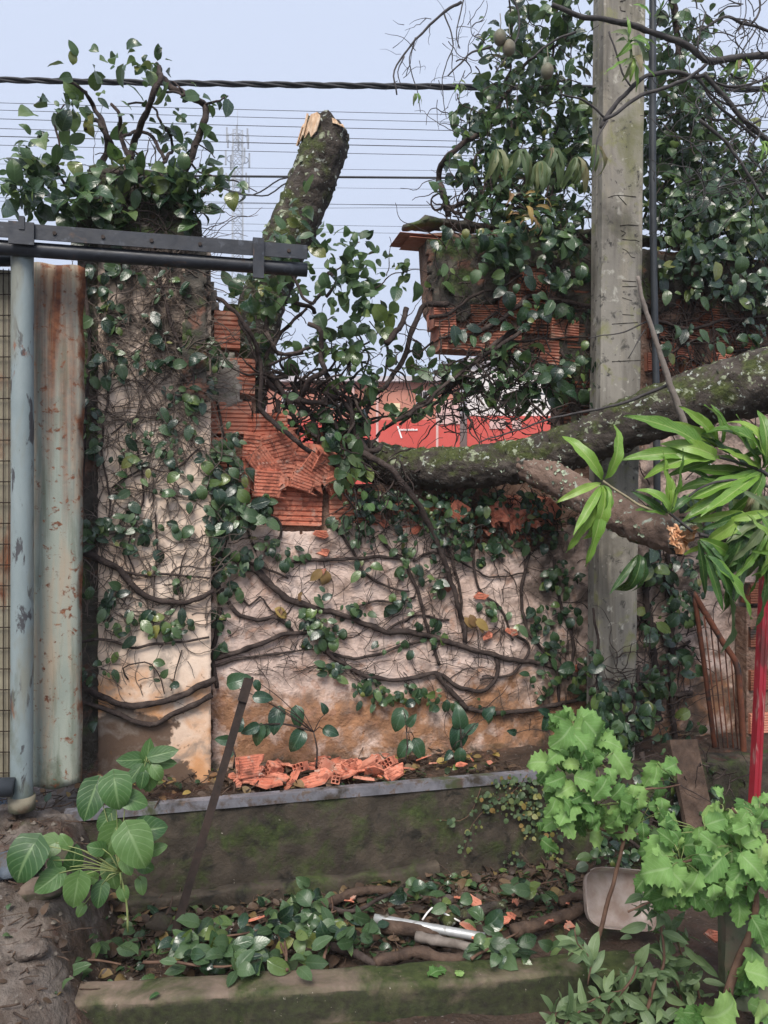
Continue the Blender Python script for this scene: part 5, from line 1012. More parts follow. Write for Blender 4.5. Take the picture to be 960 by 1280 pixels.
rt = vine('ground_fig', 'dark fig vine and roots sprawling over the soil between pole and grille', (at(840, 1040, 3.3).x, 3.3, .2))
for (pp, r0, r1) in [([(780, 985, 3.45), (810, 1010, 3.35), (850, 1030, 3.25), (900, 1060, 3.15)], .018, .01), ([(800, 940, 3.5), (815, 990, 3.42), (810, 1040, 3.3), (790, 1075, 3.2)], .016, .01), ([(860, 960, 3.5), (850, 1010, 3.35), (870, 1060, 3.2)], .013, .008), ([(740, 1000, 3.36), (770, 1030, 3.3), (800, 1060, 3.2), (850, 1080, 3.1)], .012, .008), ([(900, 990, 3.4), (880, 1030, 3.25), (900, 1075, 3.1)], .012, .007)]:
    b = MB(); pstem(b, pp, r0, r1, None, wobble=.014, jit=.4); part('stem', b, M['stem'], rt)
b = MB(); twiglets(b, 120, 730, 950, 950, 1100, 3.28, .12, (.0015, .005), (.08, .3)); part('twigs', b, M['stem'], rt, kind='stuff')
Ms = blob_vol([(790, 985, 40, 26, 3.40, .08, 40), (830, 1010, 40, 30, 3.32, .08, 44), (870, 1045, 40, 30, 3.2, .08, 40), (800, 1050, 50, 26, 3.2, .1, 60), (770, 1075, 50, 16, 3.12, .08, 40), (900, 1080, 40, 20, 3.05, .08, 30), (880, 990, 26, 30, 3.38, .06, 26), (930, 1040, 30, 40, 3.2, .06, 26), (845, 950, 24, 20, 3.45, .05, 14)], (.03, .075), .8)
leaves(rt, 'fig', ['fig']*4+['fig_light'], Ms, 140)
# ------------------------------------------------------------------ things at the right: red post, rusty grille, board, green block
b = MB(); p0, p1 = at(958, 690, 3.05), at(940, 1060, 3.05); p0 = p0+(p0-p1)*.03; p1 = p1+(p1-at(958, 690, 3.05))*.5
ax_ = (p1-p0); L = ax_.length; ax_.normalize(); x = Vector((1, 0, 0)); x = (x-ax_*x.dot(ax_)).normalized(); y = ax_.cross(x)
prof = [(-.018, -.018), (-.007, -.018), (-.005, -.013), (.004, -.013), (.006, -.018), (.018, -.018), (.018, .018), (-.018, .018)]
V = [c+x*a+y*(c_ if ax_.cross(x).y > 0 else -c_) for c in (p0, p1) for a, c_ in prof]
b.add(V, [(i, i+8, (i+1) % 8+8, (i+1) % 8) for i in range(8)]+[tuple(range(8)), tuple(range(15, 7, -1))])
solo('red_post', b, M['red'], 'slim ribbed red metal post rising through the leaves', 'post', smooth=False)
gr = thing('rusty_grille', 'rusty leaning iron grille behind the red post', 'grille', at(900, 1000, 3.6).xyz)
Yg = 3.62
b = MB(); S = [at(x, y, Yg-.12*(x-868)/60) for x, y in ((866, 740), (885, 772), (905, 805), (921, 832), (926, 880), (930, 950), (934, 1030))]
b.tube(spline(S, .03), .016, 8, .1); part('frame', b, M['rust'], gr)
b = MB(); b.tube(spline([at(868, 745, Yg), at(880, 830, Yg), at(893, 930, Yg), at(906, 1030, Yg)], .05), .013, 8, .1); part('frame', b, M['rust'], gr)
for k, (xa_, ya_, xb_, yb_) in enumerate(((880, 768, 908, 1020), (888, 780, 914, 1020), (897, 795, 918, 1020), (906, 808, 923, 1010), (914, 822, 928, 1010))):
    b = MB(); b.tube([at(xa_, ya_, Yg-.03), at(xb_, yb_, Yg-.06)], .004, 6); part('bar', b, M['rust'], gr)
b = MB(); b.bar(at(852, 925, 3.34), at(885, 1085, 3.10), .15, .03, up=Vector((0, -1, .2)))
solo('rotten_board', b, M['deadwood'], 'dark rotten wooden board leaning at the foot of the grille', 'board', smooth=False)
b = MB(); c0 = deep(902, 1130, 2.62); rough_box(b, (c0.x, c0.y-.02), (c0.x+.6, c0.y-.16), .06, -.1, c0.z, step=.03, amp=.005, ns=9); solo('green_block', b, M['green_block'], 'greenish rendered block under the scalloped plant', 'block')
# side wall of bricks behind the grille
sb = thing('side_wall', 'low side wall of dark bricks behind the red post', 'wall', (at(970, 900, YW).x, YW-.12, .3))
b = MB(); x0_ = at(930, 900, 3.72).x; b.box((x0_, 3.70, .2), (x0_+.9, 3.79, at(950, 760, 3.7).z)); part('core', b, M['core'], sb, smooth=False)
for r_ in range(7):
    for c_ in range(3):
        piece('brick', R.choice(BRO+BR[:1]), sb, TRS(Vector((x0_+.14+c_*.3+(.15 if r_ % 2 else 0), 3.685, .45+r_*.12)), 0, 0, 0, .6, 1.5))

# ------------------------------------------------------------------ rod, rubble, litter
b = MB(); p0, p1 = at(312, 848, 2.98), at(219, 1165, 2.94); b.bar(p0, p1, .030, .006, up=Vector((0, -1, 0))); b.bar(p0+Vector((.013, .014, 0)), p1+Vector((.013, .014, 0)), .006, .03, up=Vector((0, -1, 0)))
p2 = p0.lerp(p1, .045); b.bar(p0+Vector((-.004, -.012, .0)), p0.lerp(p1, .09)+Vector((-.004, -.012, 0)), .036, .012, up=Vector((0, -1, 0)))
solo('iron_rod', b, M['rod'], 'rusty brown angle iron stake standing aslant in the debris bed', 'stake', smooth=False)
def drop(px, py, z=None): return atz(px, py, ZL if z is None else z)
for (px, py, s, rz, ry, rx) in [(316, 958, .62, .25, .0, -.25), (317, 968, .5, .1, .1, -.35)]:
    piece_o = bpy.data.objects.new('broken_brick', HOL[1]); col.objects.link(piece_o)
    piece_o.matrix_basis = TRS(at(px, py, 3.50), rx, ry, rz, s*.8); tag(piece_o, 'broken ribbed brick lying on the ledge beside the iron stake', 'brick', 'broken bricks by the iron stake')
for (px, py, sc, a, c_, d_) in [(345, 966, .34, .4, .3, .5), (378, 964, .30, 1.2, .2, 1.0), (412, 960, .36, -.4, .6, .2), (440, 964, .32, .3, 1.3, .6), (468, 960, .38, .2, -.5, -.3), (490, 958, .30, .9, .2, .9), (425, 972, .28, .2, .2, 1.4)]:
    o = bpy.data.objects.new('brick_chunk', R.choice(HOL+HOLB)); col.objects.link(o); o.matrix_basis = TRS(atz(px, py, ZL+.03), a, c_, d_, sc); tag(o, 'chunk of broken hollow brick with open cells in the rubble heap', 'brick', 'hollow brick chunks in the rubble heap')
SHB = [shard_mesh(30+i, ('fresh_brick', 'brick', 'fresh_brick')[i % 3], .050+.007*i) for i in range(7)]
spots = [(290, 972), (300, 978), (340, 968), (352, 972), (362, 960), (345, 958), (368, 972), (385, 962), (392, 970), (400, 958), (410, 970), (418, 962), (430, 970), (440, 960), (450, 966), (446, 955), (462, 962), (470, 968), (478, 958), (488, 966), (497, 962), (470, 950), (482, 945), (420, 953), (405, 948), (455, 975), (390, 976), (330, 978), (515, 962), (540, 955), (590, 950), (575, 957), (612, 953), (530, 948)]
for i, (px, py) in enumerate(spots):
    o = bpy.data.objects.new('brick_shard', SHB[i % 7]); col.objects.link(o)
    p = atz(px, py, ZL+.015)
    o.matrix_basis = TRS(p, R.uniform(-.9, .9), R.uniform(-.5, .5), R.uniform(0, 6.28), R.uniform(.55, 1.0)*(1 if px < 500 else .5)); k_ = 0 if px < 375 else 1 if px < 505 else 2
    tag(o, ('jagged orange brick shard on the ledge close to the iron stake', 'curved orange brick shard in the rubble heap below the dark seedling', 'small brick shard on the ledge soil right of the rubble heap'.replace('right of', 'past'))[k_], 'brick shard', ('shards by the stake', 'shards in the rubble heap', 'shards past the heap')[k_])
for i, (px, py) in enumerate([(438, 1128), (440, 1122), (545, 1178), (575, 1124), (590, 1126), (600, 1172), (640, 1145), (705, 1130), (712, 1158), (388, 1140), (632, 1150), (585, 1160), (690, 1155), (318, 1150), (895, 1170), (645, 1128)]):
    o = bpy.data.objects.new('brick_shard', SHB[i % 7]); col.objects.link(o); p = atz(px, py, .02)
    o.matrix_basis = TRS(p, R.uniform(-.8, 1.2), R.uniform(-.5, .5), R.uniform(0, 6.28), R.uniform(.4, .7)); tag(o, 'small orange brick shard among the leaves in the debris bed', 'brick shard', 'brick shards in the debris bed')
# litter on the ledge and in the bed: dead leaves, chips, bark
def litter(name, label, fn, n, size, mats, chips=0):
    root = thing(name, label, 'litter', fn(0)); root['kind'] = 'stuff'
    for q in mats:
        b = MB()
        for _ in range(n//len(mats)):
            p = fn(1); v, f, uv = KIND['fig'][R.randrange(5)]; m = leafM(p, Vector((R.uniform(-1, 1), R.uniform(-1, 1), R.uniform(-.25, .35))), Vector((0, -.2, 1))+rv()*.6, R.uniform(*size)); A = np.array(m)
            b.add(v @ A[:3, :3].T+A[:3, 3], f, 0, uv, R.random())
        part('dead_leaves', b, M[q], root, kind='stuff')
    b = MB()
    for _ in range(chips):
        p = fn(1); d = rv(); d.z *= .25; d.normalize(); l_ = R.uniform(.015, .10)**1.2; e_ = d+rv()*.3; b.tube([p, p+d*l_, p+d*l_+e_*l_*.7], R.uniform(.0008, .0035), 4, cap=True)
    if b.f: part('chips', b, M['deadwood'], root, kind='stuff')
def on_ledge(k):
    if not k: return (.6, 3.5, ZL)
    return Vector((R.uniform(-1.0, 1.5), R.uniform(3.39, 3.76), ZL-.01+R.uniform(0, .025)))
litter('ledge_litter', 'dead brown leaves and chips along the soil ledge', on_ledge, 300, (.025, .06), ['dead', 'dead', 'dead', 'fig', 'fig_dry'], 320)
def in_bed(k):
    if not k: return (.5, 3.0, 0)
    x = R.uniform(-.35, 1.7); y = R.uniform(2.68+.14*x, 3.33); return Vector((x, y, ground_z(x, y)+R.uniform(.0, .03)))
litter('bed_litter', 'dead leaves and twig bits covering the debris bed', in_bed, 1000, (.03, .075), ['dead', 'dead', 'dead', 'dead', 'fig', 'fig_light'], 1100)
def in_yard(k):
    if not k: return (-.6, 2.4, 0)
    x = R.uniform(-1.2, -.2); y = R.uniform(2.1, 3.3); return Vector((x, y, ground_z(x, y)+R.uniform(.0, .012)))
litter('bank_litter', 'scattered leaves and bits on the earth bank', in_yard, 260, (.02, .05), ['dead', 'dead', 'dead', 'fig_light'], 420)
b = MB()
for _ in range(500):
    x = R.uniform(-1.2, 1.6); y = R.uniform(2.2, 3.35) if x < -.3 else R.uniform(2.7+.14*x, 3.33); p = Vector((x, y, ground_z(x, y))); r = R.uniform(.003, .014)
    k = 6; ring = [p+Vector((cos(6.28*j/k)*r*R.uniform(.7, 1.2), sin(6.28*j/k)*r*R.uniform(.7, 1.2), -.002)) for j in range(k)]
    b.add(ring+[p+Vector((0, 0, r*.8))], [(j, (j+1) % k, k) for j in range(k)])
solo('gravel', b, M['pebble'], 'loose pebbles and crumbs of mortar on the soil', 'gravel', kind='stuff')
def stone(px, py, z, rad, lab, mat='mortar'):
    c = atz(px, py, z); c.z = ground_z(c.x, c.y)+rad*.25; b = MB(); n1, n2 = 14, 9; V = []
    for j in range(n2+1):
        for i in range(n1):
            d = Vector((sin(pi*j/n2)*cos(6.283*i/n1), sin(pi*j/n2)*sin(6.283*i/n1), cos(pi*j/n2))); V.append(c+Vector((d.x*1.2, d.y, d.z*.65))*rad*(1+.35*fbm(c*7+d, 1.4, 3, 3)))
    b.add(V, [(j*n1+i, (j+1)*n1+i, (j+1)*n1+(i+1) % n1, j*n1+(i+1) % n1) for j in range(n2) for i in range(n1)]); solo('stone', b, M[mat], lab, 'stone', smooth=True)
stone(52, 1188, .08, .06, 'pale lump of broken concrete at the end of the mossy kerb', 'kerb')
stone(20, 1150, .14, .075, 'blue grey stained concrete lump half buried in the bank', 'blue_lump')
stone(78, 1168, .05, .045, 'small dark lump of rubble by the heart leaved plant', 'moss_wall')
stone(40, 1262, .03, .045, 'brown clod of earth below the broken concrete lump', 'soil')
stone(200, 1150, .0, .05, 'dark mossy lump at the foot of the iron stake', 'moss_wall')
# sticks
for (pp, r, lab, mt) in [([(468, 1205), (520, 1190), (560, 1198), (640, 1192)], .022, 'thick rotten brown stick lying behind the mossy kerb', 'deadwood'), ([(400, 1125), (440, 1140), (480, 1122), (505, 1105)], .009, 'dark forked twig rising from the fallen leaves', 'stem'), ([(555, 1153), (590, 1140), (630, 1132)], .024, 'short bark covered log piece above the galvanised pipe', 'bark'), ([(410, 1182), (440, 1192), (470, 1205)], .016, 'dark stub of wood beneath the fallen leafy branch', 'stem'),
                         ([(640, 1165), (690, 1150), (730, 1135)], .026, 'flat decayed log beside the plastic tub', 'deadwood'), ([(390, 1140), (430, 1120), (470, 1112), (520, 1118)], .02, 'brown log half buried at the foot of the retaining wall', 'deadwood'), ([(700, 1128), (715, 1122), (745, 1125)], .018, 'brown stick end poking out behind the tub', 'deadwood'), ([(520, 1172), (560, 1180), (600, 1186)], .02, 'grey brown branch piece below the galvanised pipe', 'twig')]:
    b = MB(); S = spline([atz(x, y, .03) for x, y in pp], .02); S = wob(S, .01, 8, R.random()*9); b.tube(S, taper(len(S), r, r*.8), 9, .4); solo('stick', b, M[mt], lab, 'stick')
b = MB(); S = spline([atz(468, 1148, .05), atz(606, 1172, .035)], .05); b.tube(S, .017, 14); solo('steel_pipe', b, M['galv'], 'grey galvanised pipe lying among leaves in the debris bed', 'pipe')
b = MB(); c = atz(477, 1158, .035); d = (atz(560, 1165, .03)-c).normalized(); x = d.orthogonal().normalized(); y = d.cross(x); n = 16
rings = [(c+d*o, r) for o, r in ((.22, .026), (0, .026), (0, .021), (.10, .021))]
V = [p+(x*cos(6.283*k/n)+y*sin(6.283*k/n))*r for p, r in rings for k in range(n)]
b.add(V, [(i*n+k, (i+1)*n+k, (i+1)*n+(k+1) % n, i*n+(k+1) % n) for i in (0, 1, 2) for k in range(n)]); 
for q in range(len(b.mi)): b.mi[q] = 1 if n <= q < 2*n else 0
solo('open_tube', b, [M['deadwood'], M['letter']], 'dark tube with a pale open rim beside the galvanised pipe', 'tube')
b = MB(); b.tube(spline([atz(528, 1150, .03), atz(540, 1135, .06), atz(552, 1140, .06), atz(575, 1152, .03)], .02), .004, 6); solo('bent_wire', b, M['letter'], 'bent white wire sticking up behind the galvanised pipe', 'wire')
# plastic tub on its side
b = MB(); w, h, d = .30, .215, .06; n = 24
def rr_ring(w, h, r, y, sx=1.0):
    out = []
    for k in range(n):
        a = 6.283*k/n; cx_, cz_ = cos(a), sin(a); e = .45
        out.append(Vector((w/2*math.copysign(abs(cx_)**e, cx_)*sx, y, h/2*math.copysign(abs(cz_)**e, cz_)*sx)))
    return out
rings = [rr_ring(w, h, 0, -.06), rr_ring(w*.985, h*.985, 0, -.052), rr_ring(w*.95, h*.94, 0, -.04), rr_ring(w*.93, h*.91, 0, 0), rr_ring(w*.90, h*.88, 0, .012), rr_ring(w*.5, h*.5, 0, .013)]
V = [p for r_ in rings for p in r_]; tot = len(rings)
Fc = [(i*n+k, i*n+(k+1) % n, (i+1)*n+(k+1) % n, (i+1)*n+k) for i in range(tot-1) for k in range(n) if not (i < 2 and 9 <= k <= 11)]
Fc.append(tuple((tot-1)*n+k for k in range(n)))
mt = TRS(at(772, 1124, 2.78), radians(-28), radians(7), radians(-8)); b.add([mt @ p for p in V], Fc)
o = solo('plastic_tub', b, M['plastic'], 'cracked translucent plastic tub lying on its side in the debris', 'tub'); md = o.modifiers.new('thick', 'SOLIDIFY'); md.thickness = .003

# ------------------------------------------------------------------ small plants, each leaf placed
def pleaf(px, py, ang, size, Y, tilt=.25, up=.35):
    k = pxs(px, Y); a = radians(ang); d = Vector((cos(a), -tilt, sin(a))); s = size*k*1.02
    base = at(px, py, Y)-d.normalized()*s*.5
    return base, leafM(base, d, Vector((R.uniform(-.25, .25), -1, up)), s)
def plant(name, label, kind, mat, specs, foot, Y, smat='green_stem', sr=.0022, join=None):
    f = at(foot[0], foot[1], Y); root = thing(name, label, 'plant', f); Ms = []; b = MB()
    for sp in specs:
        px, py, ang, size = sp[:4]; yy = Y+(sp[4] if len(sp) > 4 else R.uniform(-.05, .05))
        base, m = pleaf(px, py, ang, size*(.86 if kind == 'heart' else 1), yy, R.uniform(0, .5), R.uniform(.1, .9)); Ms.append(m)
        j = at(*join, Y) if join else f
        mid = base.lerp(j, .45)+Vector((0, -.01, .02)); S = spline([base, mid, j], .03); b.tube(S, taper(len(S), sr*.7, sr), 5)
    if join:
        S = spline([at(*join, Y), at((join[0]+foot[0])/2+3, (join[1]+foot[1])/2, Y), f], .03); b.tube(S, taper(len(S), sr*1.3, sr*2), 6)
    part('stems', b, M[smat], root); leaves(root, kind, mat, Ms, 300); return root
plant('heart_leaf_plant', 'young plant with large heart shaped green leaves by the iron stake', 'heart', 'heart',
      [(28, 1082, -120, 62, -.05), (52, 1062, 200, 40), (70, 1085, -70, 24), (93, 1070, 80, 34), (94, 1118, -100, 46, -.08), (58, 1104, -150, 40), (137, 1056, -110, 50), (172, 1064, -65, 62, -.1), (192, 1036, 10, 42), (146, 995, -80, 50, -.05), (112, 1004, -110, 52), (141, 1096, -80, 38), (124, 1122, -100, 32), (172, 1002, -20, 34), (66, 1080, 90, 18), (177, 1110, -80, 22), (130, 1028, -130, 30), (110, 1095, 150, 22), (160, 1085, -60, 24), (80, 1050, 120, 22), (155, 1120, -70, 22), (185, 1085, -30, 22), (118, 1060, 160, 24), (200, 1060, 20, 22), (100, 1140, -120, 18)], (160, 1165), 2.80, join=(150, 1090))
plant('broad_leaf_seedling', 'small bright seedling with a rosette of oval leaves before the pillar', 'fig', 'heart', [(185, 940, 85, 36), (165, 950, 170, 38), (203, 942, 12, 40), (206, 954, -5, 30), (186, 972, -85, 42), (168, 968, -130, 32), (178, 975, -100, 26), (196, 966, -50, 26)], (182, 990), 3.42, join=(183, 955))
for i, (foot, jn, sp, lab) in enumerate([((395, 960), (392, 915), [(345, 902, -110, 44), (372, 898, -85, 36), (352, 934, 60, 0.1), (370, 928, -120, 40), (312, 912, -160, 30), (330, 916, -130, 30), (415, 915, -15, 28), (323, 920, -105, 36), (300, 850, 20, 40), (330, 872, -5, 32), (322, 858, -70, 20), (405, 885, 110, 20)], 'dark seedling with large pointed leaves behind the brick rubble'),
                                       ((505, 955), (508, 915), [(498, 902, -115, 40), (504, 938, -130, 34), (524, 938, -70, 36), (515, 900, 60, 24)], 'dark seedling with paired glossy leaves at the wall foot'),
                                       ((575, 955), (576, 925), [(574, 895, 100, 40), (572, 925, -100, 46), (560, 945, -140, 20), (590, 910, 40, 26), (575, 948, -90, 30), (612, 890, 60, 26)], 'tall dark seedling with overlapping leaves under the wall vine'),
                                       ((690, 940), (686, 915), [(684, 905, -120, 32), (680, 890, 150, 24), (640, 915, 160, 20)], 'dark low seedling beside the pale green scalloped plant'),
                                       ((292, 960), (290, 930), [(278, 925, 170, 26), (300, 905, 70, 24), (285, 945, -140, 22)], 'dark seedling at the corner of pillar and wall')]):
    plant('dark_seedling', lab, 'ovate', 'dark_heart', [(s[0], s[1], s[2], s[3]*.82) for s in sp if s[3] > 1], foot, 3.58, 'stem', .0025, join=jn)
# scalloped plant
def cluster(cx, cy, rx, ry, n, size):
    out = []
    for k in range(max(1, int(n*1.05))):
        a = R.uniform(0, 6.283); r = R.random()**.45; x, y = cx+1.3*rx*r*cos(a), cy+1.3*ry*r*sin(a)
        out.append((x, y, math.degrees(atan2(-(y-cy)*.8-14, (x-cx)))+R.uniform(-50, 50), R.uniform(*size)*R.uniform(.55, .95), R.uniform(-.12, .14)))
    return out
def boldo(name, label, foot, stems, clus, Y):
    f = at(foot[0], foot[1], Y); root = thing(name, label, 'plant', f); Ms = []; b2 = MB()
    for pp, r0, r1 in stems:
        b = MB(); pstem(b, pp, r0, r1, Y, 8, .02, .003, .15); part('stem', b, M['brown_stem'], root)
    for c in clus:
        for sp in cluster(*c):
            base, m = pleaf(sp[0], sp[1], sp[2], sp[3], Y+sp[4], R.uniform(-.3, .8), R.uniform(-.1, 1.3)); Ms.append(m)
            j = at(c[0], c[1]+4, Y+.05); S = spline([base, base.lerp(j, .5)+Vector((0, -.005, .01)), j], .03); b2.tube(S, .0016, 5)
    part('petioles', b2, M['green_stem'], root, kind='stuff'); leaves(root, 'boldo', 'boldo', Ms, 300)
boldo('scalloped_plant', 'bright green plant with scalloped leaves on a thin brown stem before the ledge', (705, 1290), [([(705, 1290), (722, 1235), (745, 1180), (762, 1120), (778, 1060), (784, 1030), (790, 1012)], .010, .006), ([(790, 1015), (765, 975), (745, 945), (720, 930)], .005, .003), ([(784, 1030), (800, 990), (830, 985), (850, 980)], .004, .003), ([(820, 1050), (790, 1042), (760, 1040), (740, 1030)], .005, .004), ([(745, 945), (735, 1000), (730, 1020)], .003, .002)],
      [(718, 925, 34, 28, 15, (36, 54)), (705, 960, 30, 26, 12, (34, 50)), (745, 955, 28, 24, 10, (32, 48)), (710, 1005, 34, 30, 14, (34, 54)), (745, 1005, 34, 30, 14, (34, 52)), (735, 1035, 44, 20, 10, (30, 44)), (775, 1000, 24, 24, 7, (26, 38)), (815, 1000, 30, 20, 7, (30, 46)), (845, 975, 26, 18, 6, (32, 48)), (800, 1025, 24, 18, 6, (24, 36)), (672, 1038, 4, 4, 1, (22, 24)), (688, 1060, 4, 4, 1, (28, 32))], 2.50)
boldo('scalloped_bush', 'bright green scalloped bush growing over the greenish block', (905, 1275), [([(905, 1260), (918, 1215), (935, 1175), (945, 1130), (940, 1090)], .015, .010), ([(945, 1130), (920, 1090), (890, 1070), (850, 1080)], .006, .004), ([(965, 1080), (930, 1030), (915, 1010)], .006, .004), ([(890, 1095), (860, 1110), (830, 1120), (785, 1140)], .005, .003)],
      [(850, 1075, 34, 26, 14, (36, 56)), (835, 1105, 30, 24, 12, (34, 52)), (870, 1105, 34, 24, 12, (34, 52)), (880, 1040, 36, 24, 11, (32, 50)), (920, 1060, 36, 30, 14, (36, 56)), (945, 1020, 26, 24, 9, (34, 50)), (940, 1100, 36, 34, 18, (40, 62)), (905, 1120, 28, 24, 10, (38, 54)), (950, 1150, 26, 24, 9, (44, 62)), (905, 1010, 20, 16, 4, (30, 44)), (940, 1225, 24, 24, 6, (46, 66)), (890, 1275, 36, 14, 7, (46, 64)), (945, 1270, 24, 14, 4, (40, 60))], 2.12)
# grey-green undergrowth in the right foreground
ug = thing('grey_green_shrub', 'sprawling grey green shrub with narrow leaves in front of the kerb end', 'shrub', at(800, 1270, 2.3).xyz)
Ms = []
for (pp, r0, r1) in [([(740, 1300), (765, 1255), (790, 1225), (800, 1190)], .006, .003), ([(800, 1300), (815, 1240), (830, 1200), (825, 1150), (815, 1120)], .007, .003), ([(860, 1300), (850, 1240), (835, 1200), (820, 1170)], .006, .003), ([(700, 1290), (740, 1250), (780, 1238)], .004, .002), ([(880, 1290), (870, 1230), (850, 1190), (845, 1160)], .005, .003), ([(760, 1300), (790, 1270), (830, 1255)], .004, .002), ([(735, 1230), (738, 1200), (722, 1180), (718, 1160)], .003, .002), ([(690, 1290), (700, 1260), (730, 1262)], .004, .002)]:
    b = MB(); S = pstem(b, pp, r0, r1, 2.30+R.uniform(-.06, .06), 7, .02, .006, .15); part('stem', b, M['brown_stem'], ug)
    for _ in range(20): Ms += leaf_along(S, 1, (.055, .10), .7, .1)
Ms += blob_vol([(820, 1130, 30, 30, 2.35, .08, 26), (830, 1180, 40, 30, 2.35, .1, 34), (790, 1250, 50, 30, 2.3, .1, 44), (730, 1270, 40, 16, 2.25, .08, 24), (850, 1230, 36, 40, 2.3, .08, 26), (730, 1180, 14, 24, 2.45, .04, 8), (690, 1275, 20, 10, 2.25, .05, 10)], (.05, .10))
Ms = [m for m in Ms if R.random() < .8]
leaves(ug, 'lance', 'sage', Ms, 260)
# tiny creeper over the retaining wall edge
cr = vine('tiny_creeper', 'tiny leaved creeper spilling over the right end of the steel strip', (at(650, 990, YL).x, YL-.02, .3))
b = MB()
for pp in ([(660, 968), (640, 990), (615, 1005), (590, 1030), (580, 1065)], [(670, 970), (668, 1010), (660, 1050)], [(600, 985), (590, 1015), (575, 1025), (545, 1024)], [(690, 975), (685, 1020), (690, 1050)]): pstem(b, pp, .002, .0012, YL-.012, 5)
part('stem', b, M['brown_stem'], cr)
Ms = blob_wall([(645, 985, 36, 20, 90), (635, 1005, 30, 16, 60), (670, 1000, 16, 30, 60), (600, 1000, 20, 16, 22), (590, 1025, 10, 16, 12), (582, 1055, 8, 14, 9), (660, 1030, 16, 16, 22), (640, 1070, 16, 8, 14), (690, 1050, 14, 30, 40), (560, 1024, 12, 4, 4)], YL-.01, (.014, .030), (.005, .03))
leaves(cr, 'round', 'tiny', Ms, 200)
# fallen leafy fig branches in the bed
for (lab, sts, bl) in [('fallen branch of glossy green leaves hanging over the kerb', [[(180, 1200), (230, 1205), (280, 1210), (320, 1195)], [(250, 1180), (290, 1170), (330, 1160)]], [(235, 1190, 30, 20, 26), (270, 1170, 34, 24, 36), (300, 1195, 40, 20, 44), (250, 1175, 26, 20, 18), (320, 1170, 26, 20, 22)]),
                       ('fallen grey green branch heaped in the middle of the debris bed', [[(360, 1215), (358, 1170), (395, 1150), (420, 1140)], [(405, 1200), (412, 1160), (415, 1120)], [(345, 1160), (360, 1210)]], [(370, 1150, 36, 24, 34), (400, 1165, 30, 26, 30), (385, 1120, 14, 16, 8), (430, 1155, 26, 16, 14), (370, 1200, 24, 12, 10), (455, 1165, 24, 12, 9)]),
                       ('fallen sprig of small leaves near the end of the galvanised pipe', [[(590, 1200), (620, 1180), (650, 1165)]], [(620, 1180, 30, 14, 26), (640, 1190, 24, 10, 14), (600, 1160, 24, 10, 8)]),
                       ('fallen sprig with curled leaves at the foot of the creeper', [[(640, 1120), (670, 1105), (700, 1100)]], [(520, 1112, 18, 10, 8), (660, 1110, 24, 10, 8), (560, 1125, 20, 8, 6), (700, 1180, 24, 10, 8)]),
                       ('fallen leaf sprig beside the blue stained bank', [[(75, 1215), (110, 1200), (150, 1205)]], [(100, 1205, 26, 10, 10), (130, 1180, 30, 14, 8), (85, 1220, 16, 8, 4)])]:
    root = thing('fallen_leafy_branch', lab, 'branch', atz(sts[0][0][0], sts[0][0][1], .03))
    for pp in sts:
        b = MB(); S = spline([atz(x, y, .06+.02*R.random()) for x, y in pp], .02); S = wob(S, .01); b.tube(S, taper(len(S), .006, .003), 6, .2); part('stem', b, M['brown_stem'], root)
    Ms = []
    for (px, py, rx, ry, n) in bl:
        for _ in range(n):
            a = R.uniform(0, 6.283); r = sqrt(R.random()); p = atz(px+rx*r*cos(a), py+ry*r*sin(a), .05+.06*R.random())
            Ms.append(leafM(p, Vector((R.uniform(-1, 1), R.uniform(-1, .4), R.uniform(-.4, .5))), Vector((0, -.7, .8))+rv()*.7, R.uniform(.04, .10)))
    Ms = [m for m in Ms if R.random() < .8]
    leaves(root, 'fig', ['fig_light']*2+['fig'], Ms, 120)
for i, (px, py, a, s, k) in enumerate([(537, 1219, 20, 26, 'heart'), (575, 1220, 80, 16, 'heart'), (200, 1242, 200, 14, 'heart'), (85, 1236, 200, 18, 'heart'), (545, 1020, 0, 0, '')]):
    if not k: continue
    o = bpy.data.objects.new('fallen_leaf', kmesh('boldo' if i < 2 else 'fig', i % 3, 'boldo' if i < 2 else 'heart')); col.objects.link(o); p = atz(px, py, .068)
    o.matrix_basis = leafM(p, Vector((cos(radians(a)), sin(radians(a)), .05)), Vector((0, 0, 1)), s*.0027); tag(o, 'single bright green leaf lying flat on top of the mossy kerb', 'leaf', 'leaves on the kerb')

# ------------------------------------------------------------------ beyond the wall
def far(px, py, f): return deep(px, py, f)
FB = 20.0; kf = FB/F
bd = thing('brick_building', 'brick building with red painted base seen through the gap', 'building', far(450, 718, FB))
bd.location.z = -.12; ORG[bd.name] = Vector(bd.location)
XR = Vector((CA, -SA, 0)); XF = Vector((SA, CA, 0))
def fbox(mb, px0, px1, y0, y1, f0, f1, mi=0):
    """a block facing the viewer's street: sides along the photograph's right and depth axes, at real distance"""
    r0, r1 = (px0-480)/F*f0, (px1-480)/F*f0; z0, z1 = CAMZ+(640-y1)/F*f0, CAMZ+(640-y0)/F*f0
    Mx = Matrix((XR, XF, Vector((0, 0, 1)))).transposed().to_4x4(); mb.box((r0, f0, z0), (r1, f1, z1), mi, Mx)
b = MB(); fbox(b, 300, 575, 476, 724, FB, FB+8); part('wall', b, M['bg_brick'], bd, smooth=False)
b = MB(); fbox(b, 296, 579, 470, 476.5, FB-.2, FB+8.2); part('roof', b, M['bg_roof'], bd, smooth=False)
b = MB(); fbox(b, 300, 575, 525, 724, FB-.05, FB+.01); rb = part('painted_base', b, M['bg_red'], bd, smooth=False)
b = MB(); fbox(b, 487, 500, 504, 517, FB-.06, FB+.02); part('window', b, M['bg_cream'], bd, smooth=False)
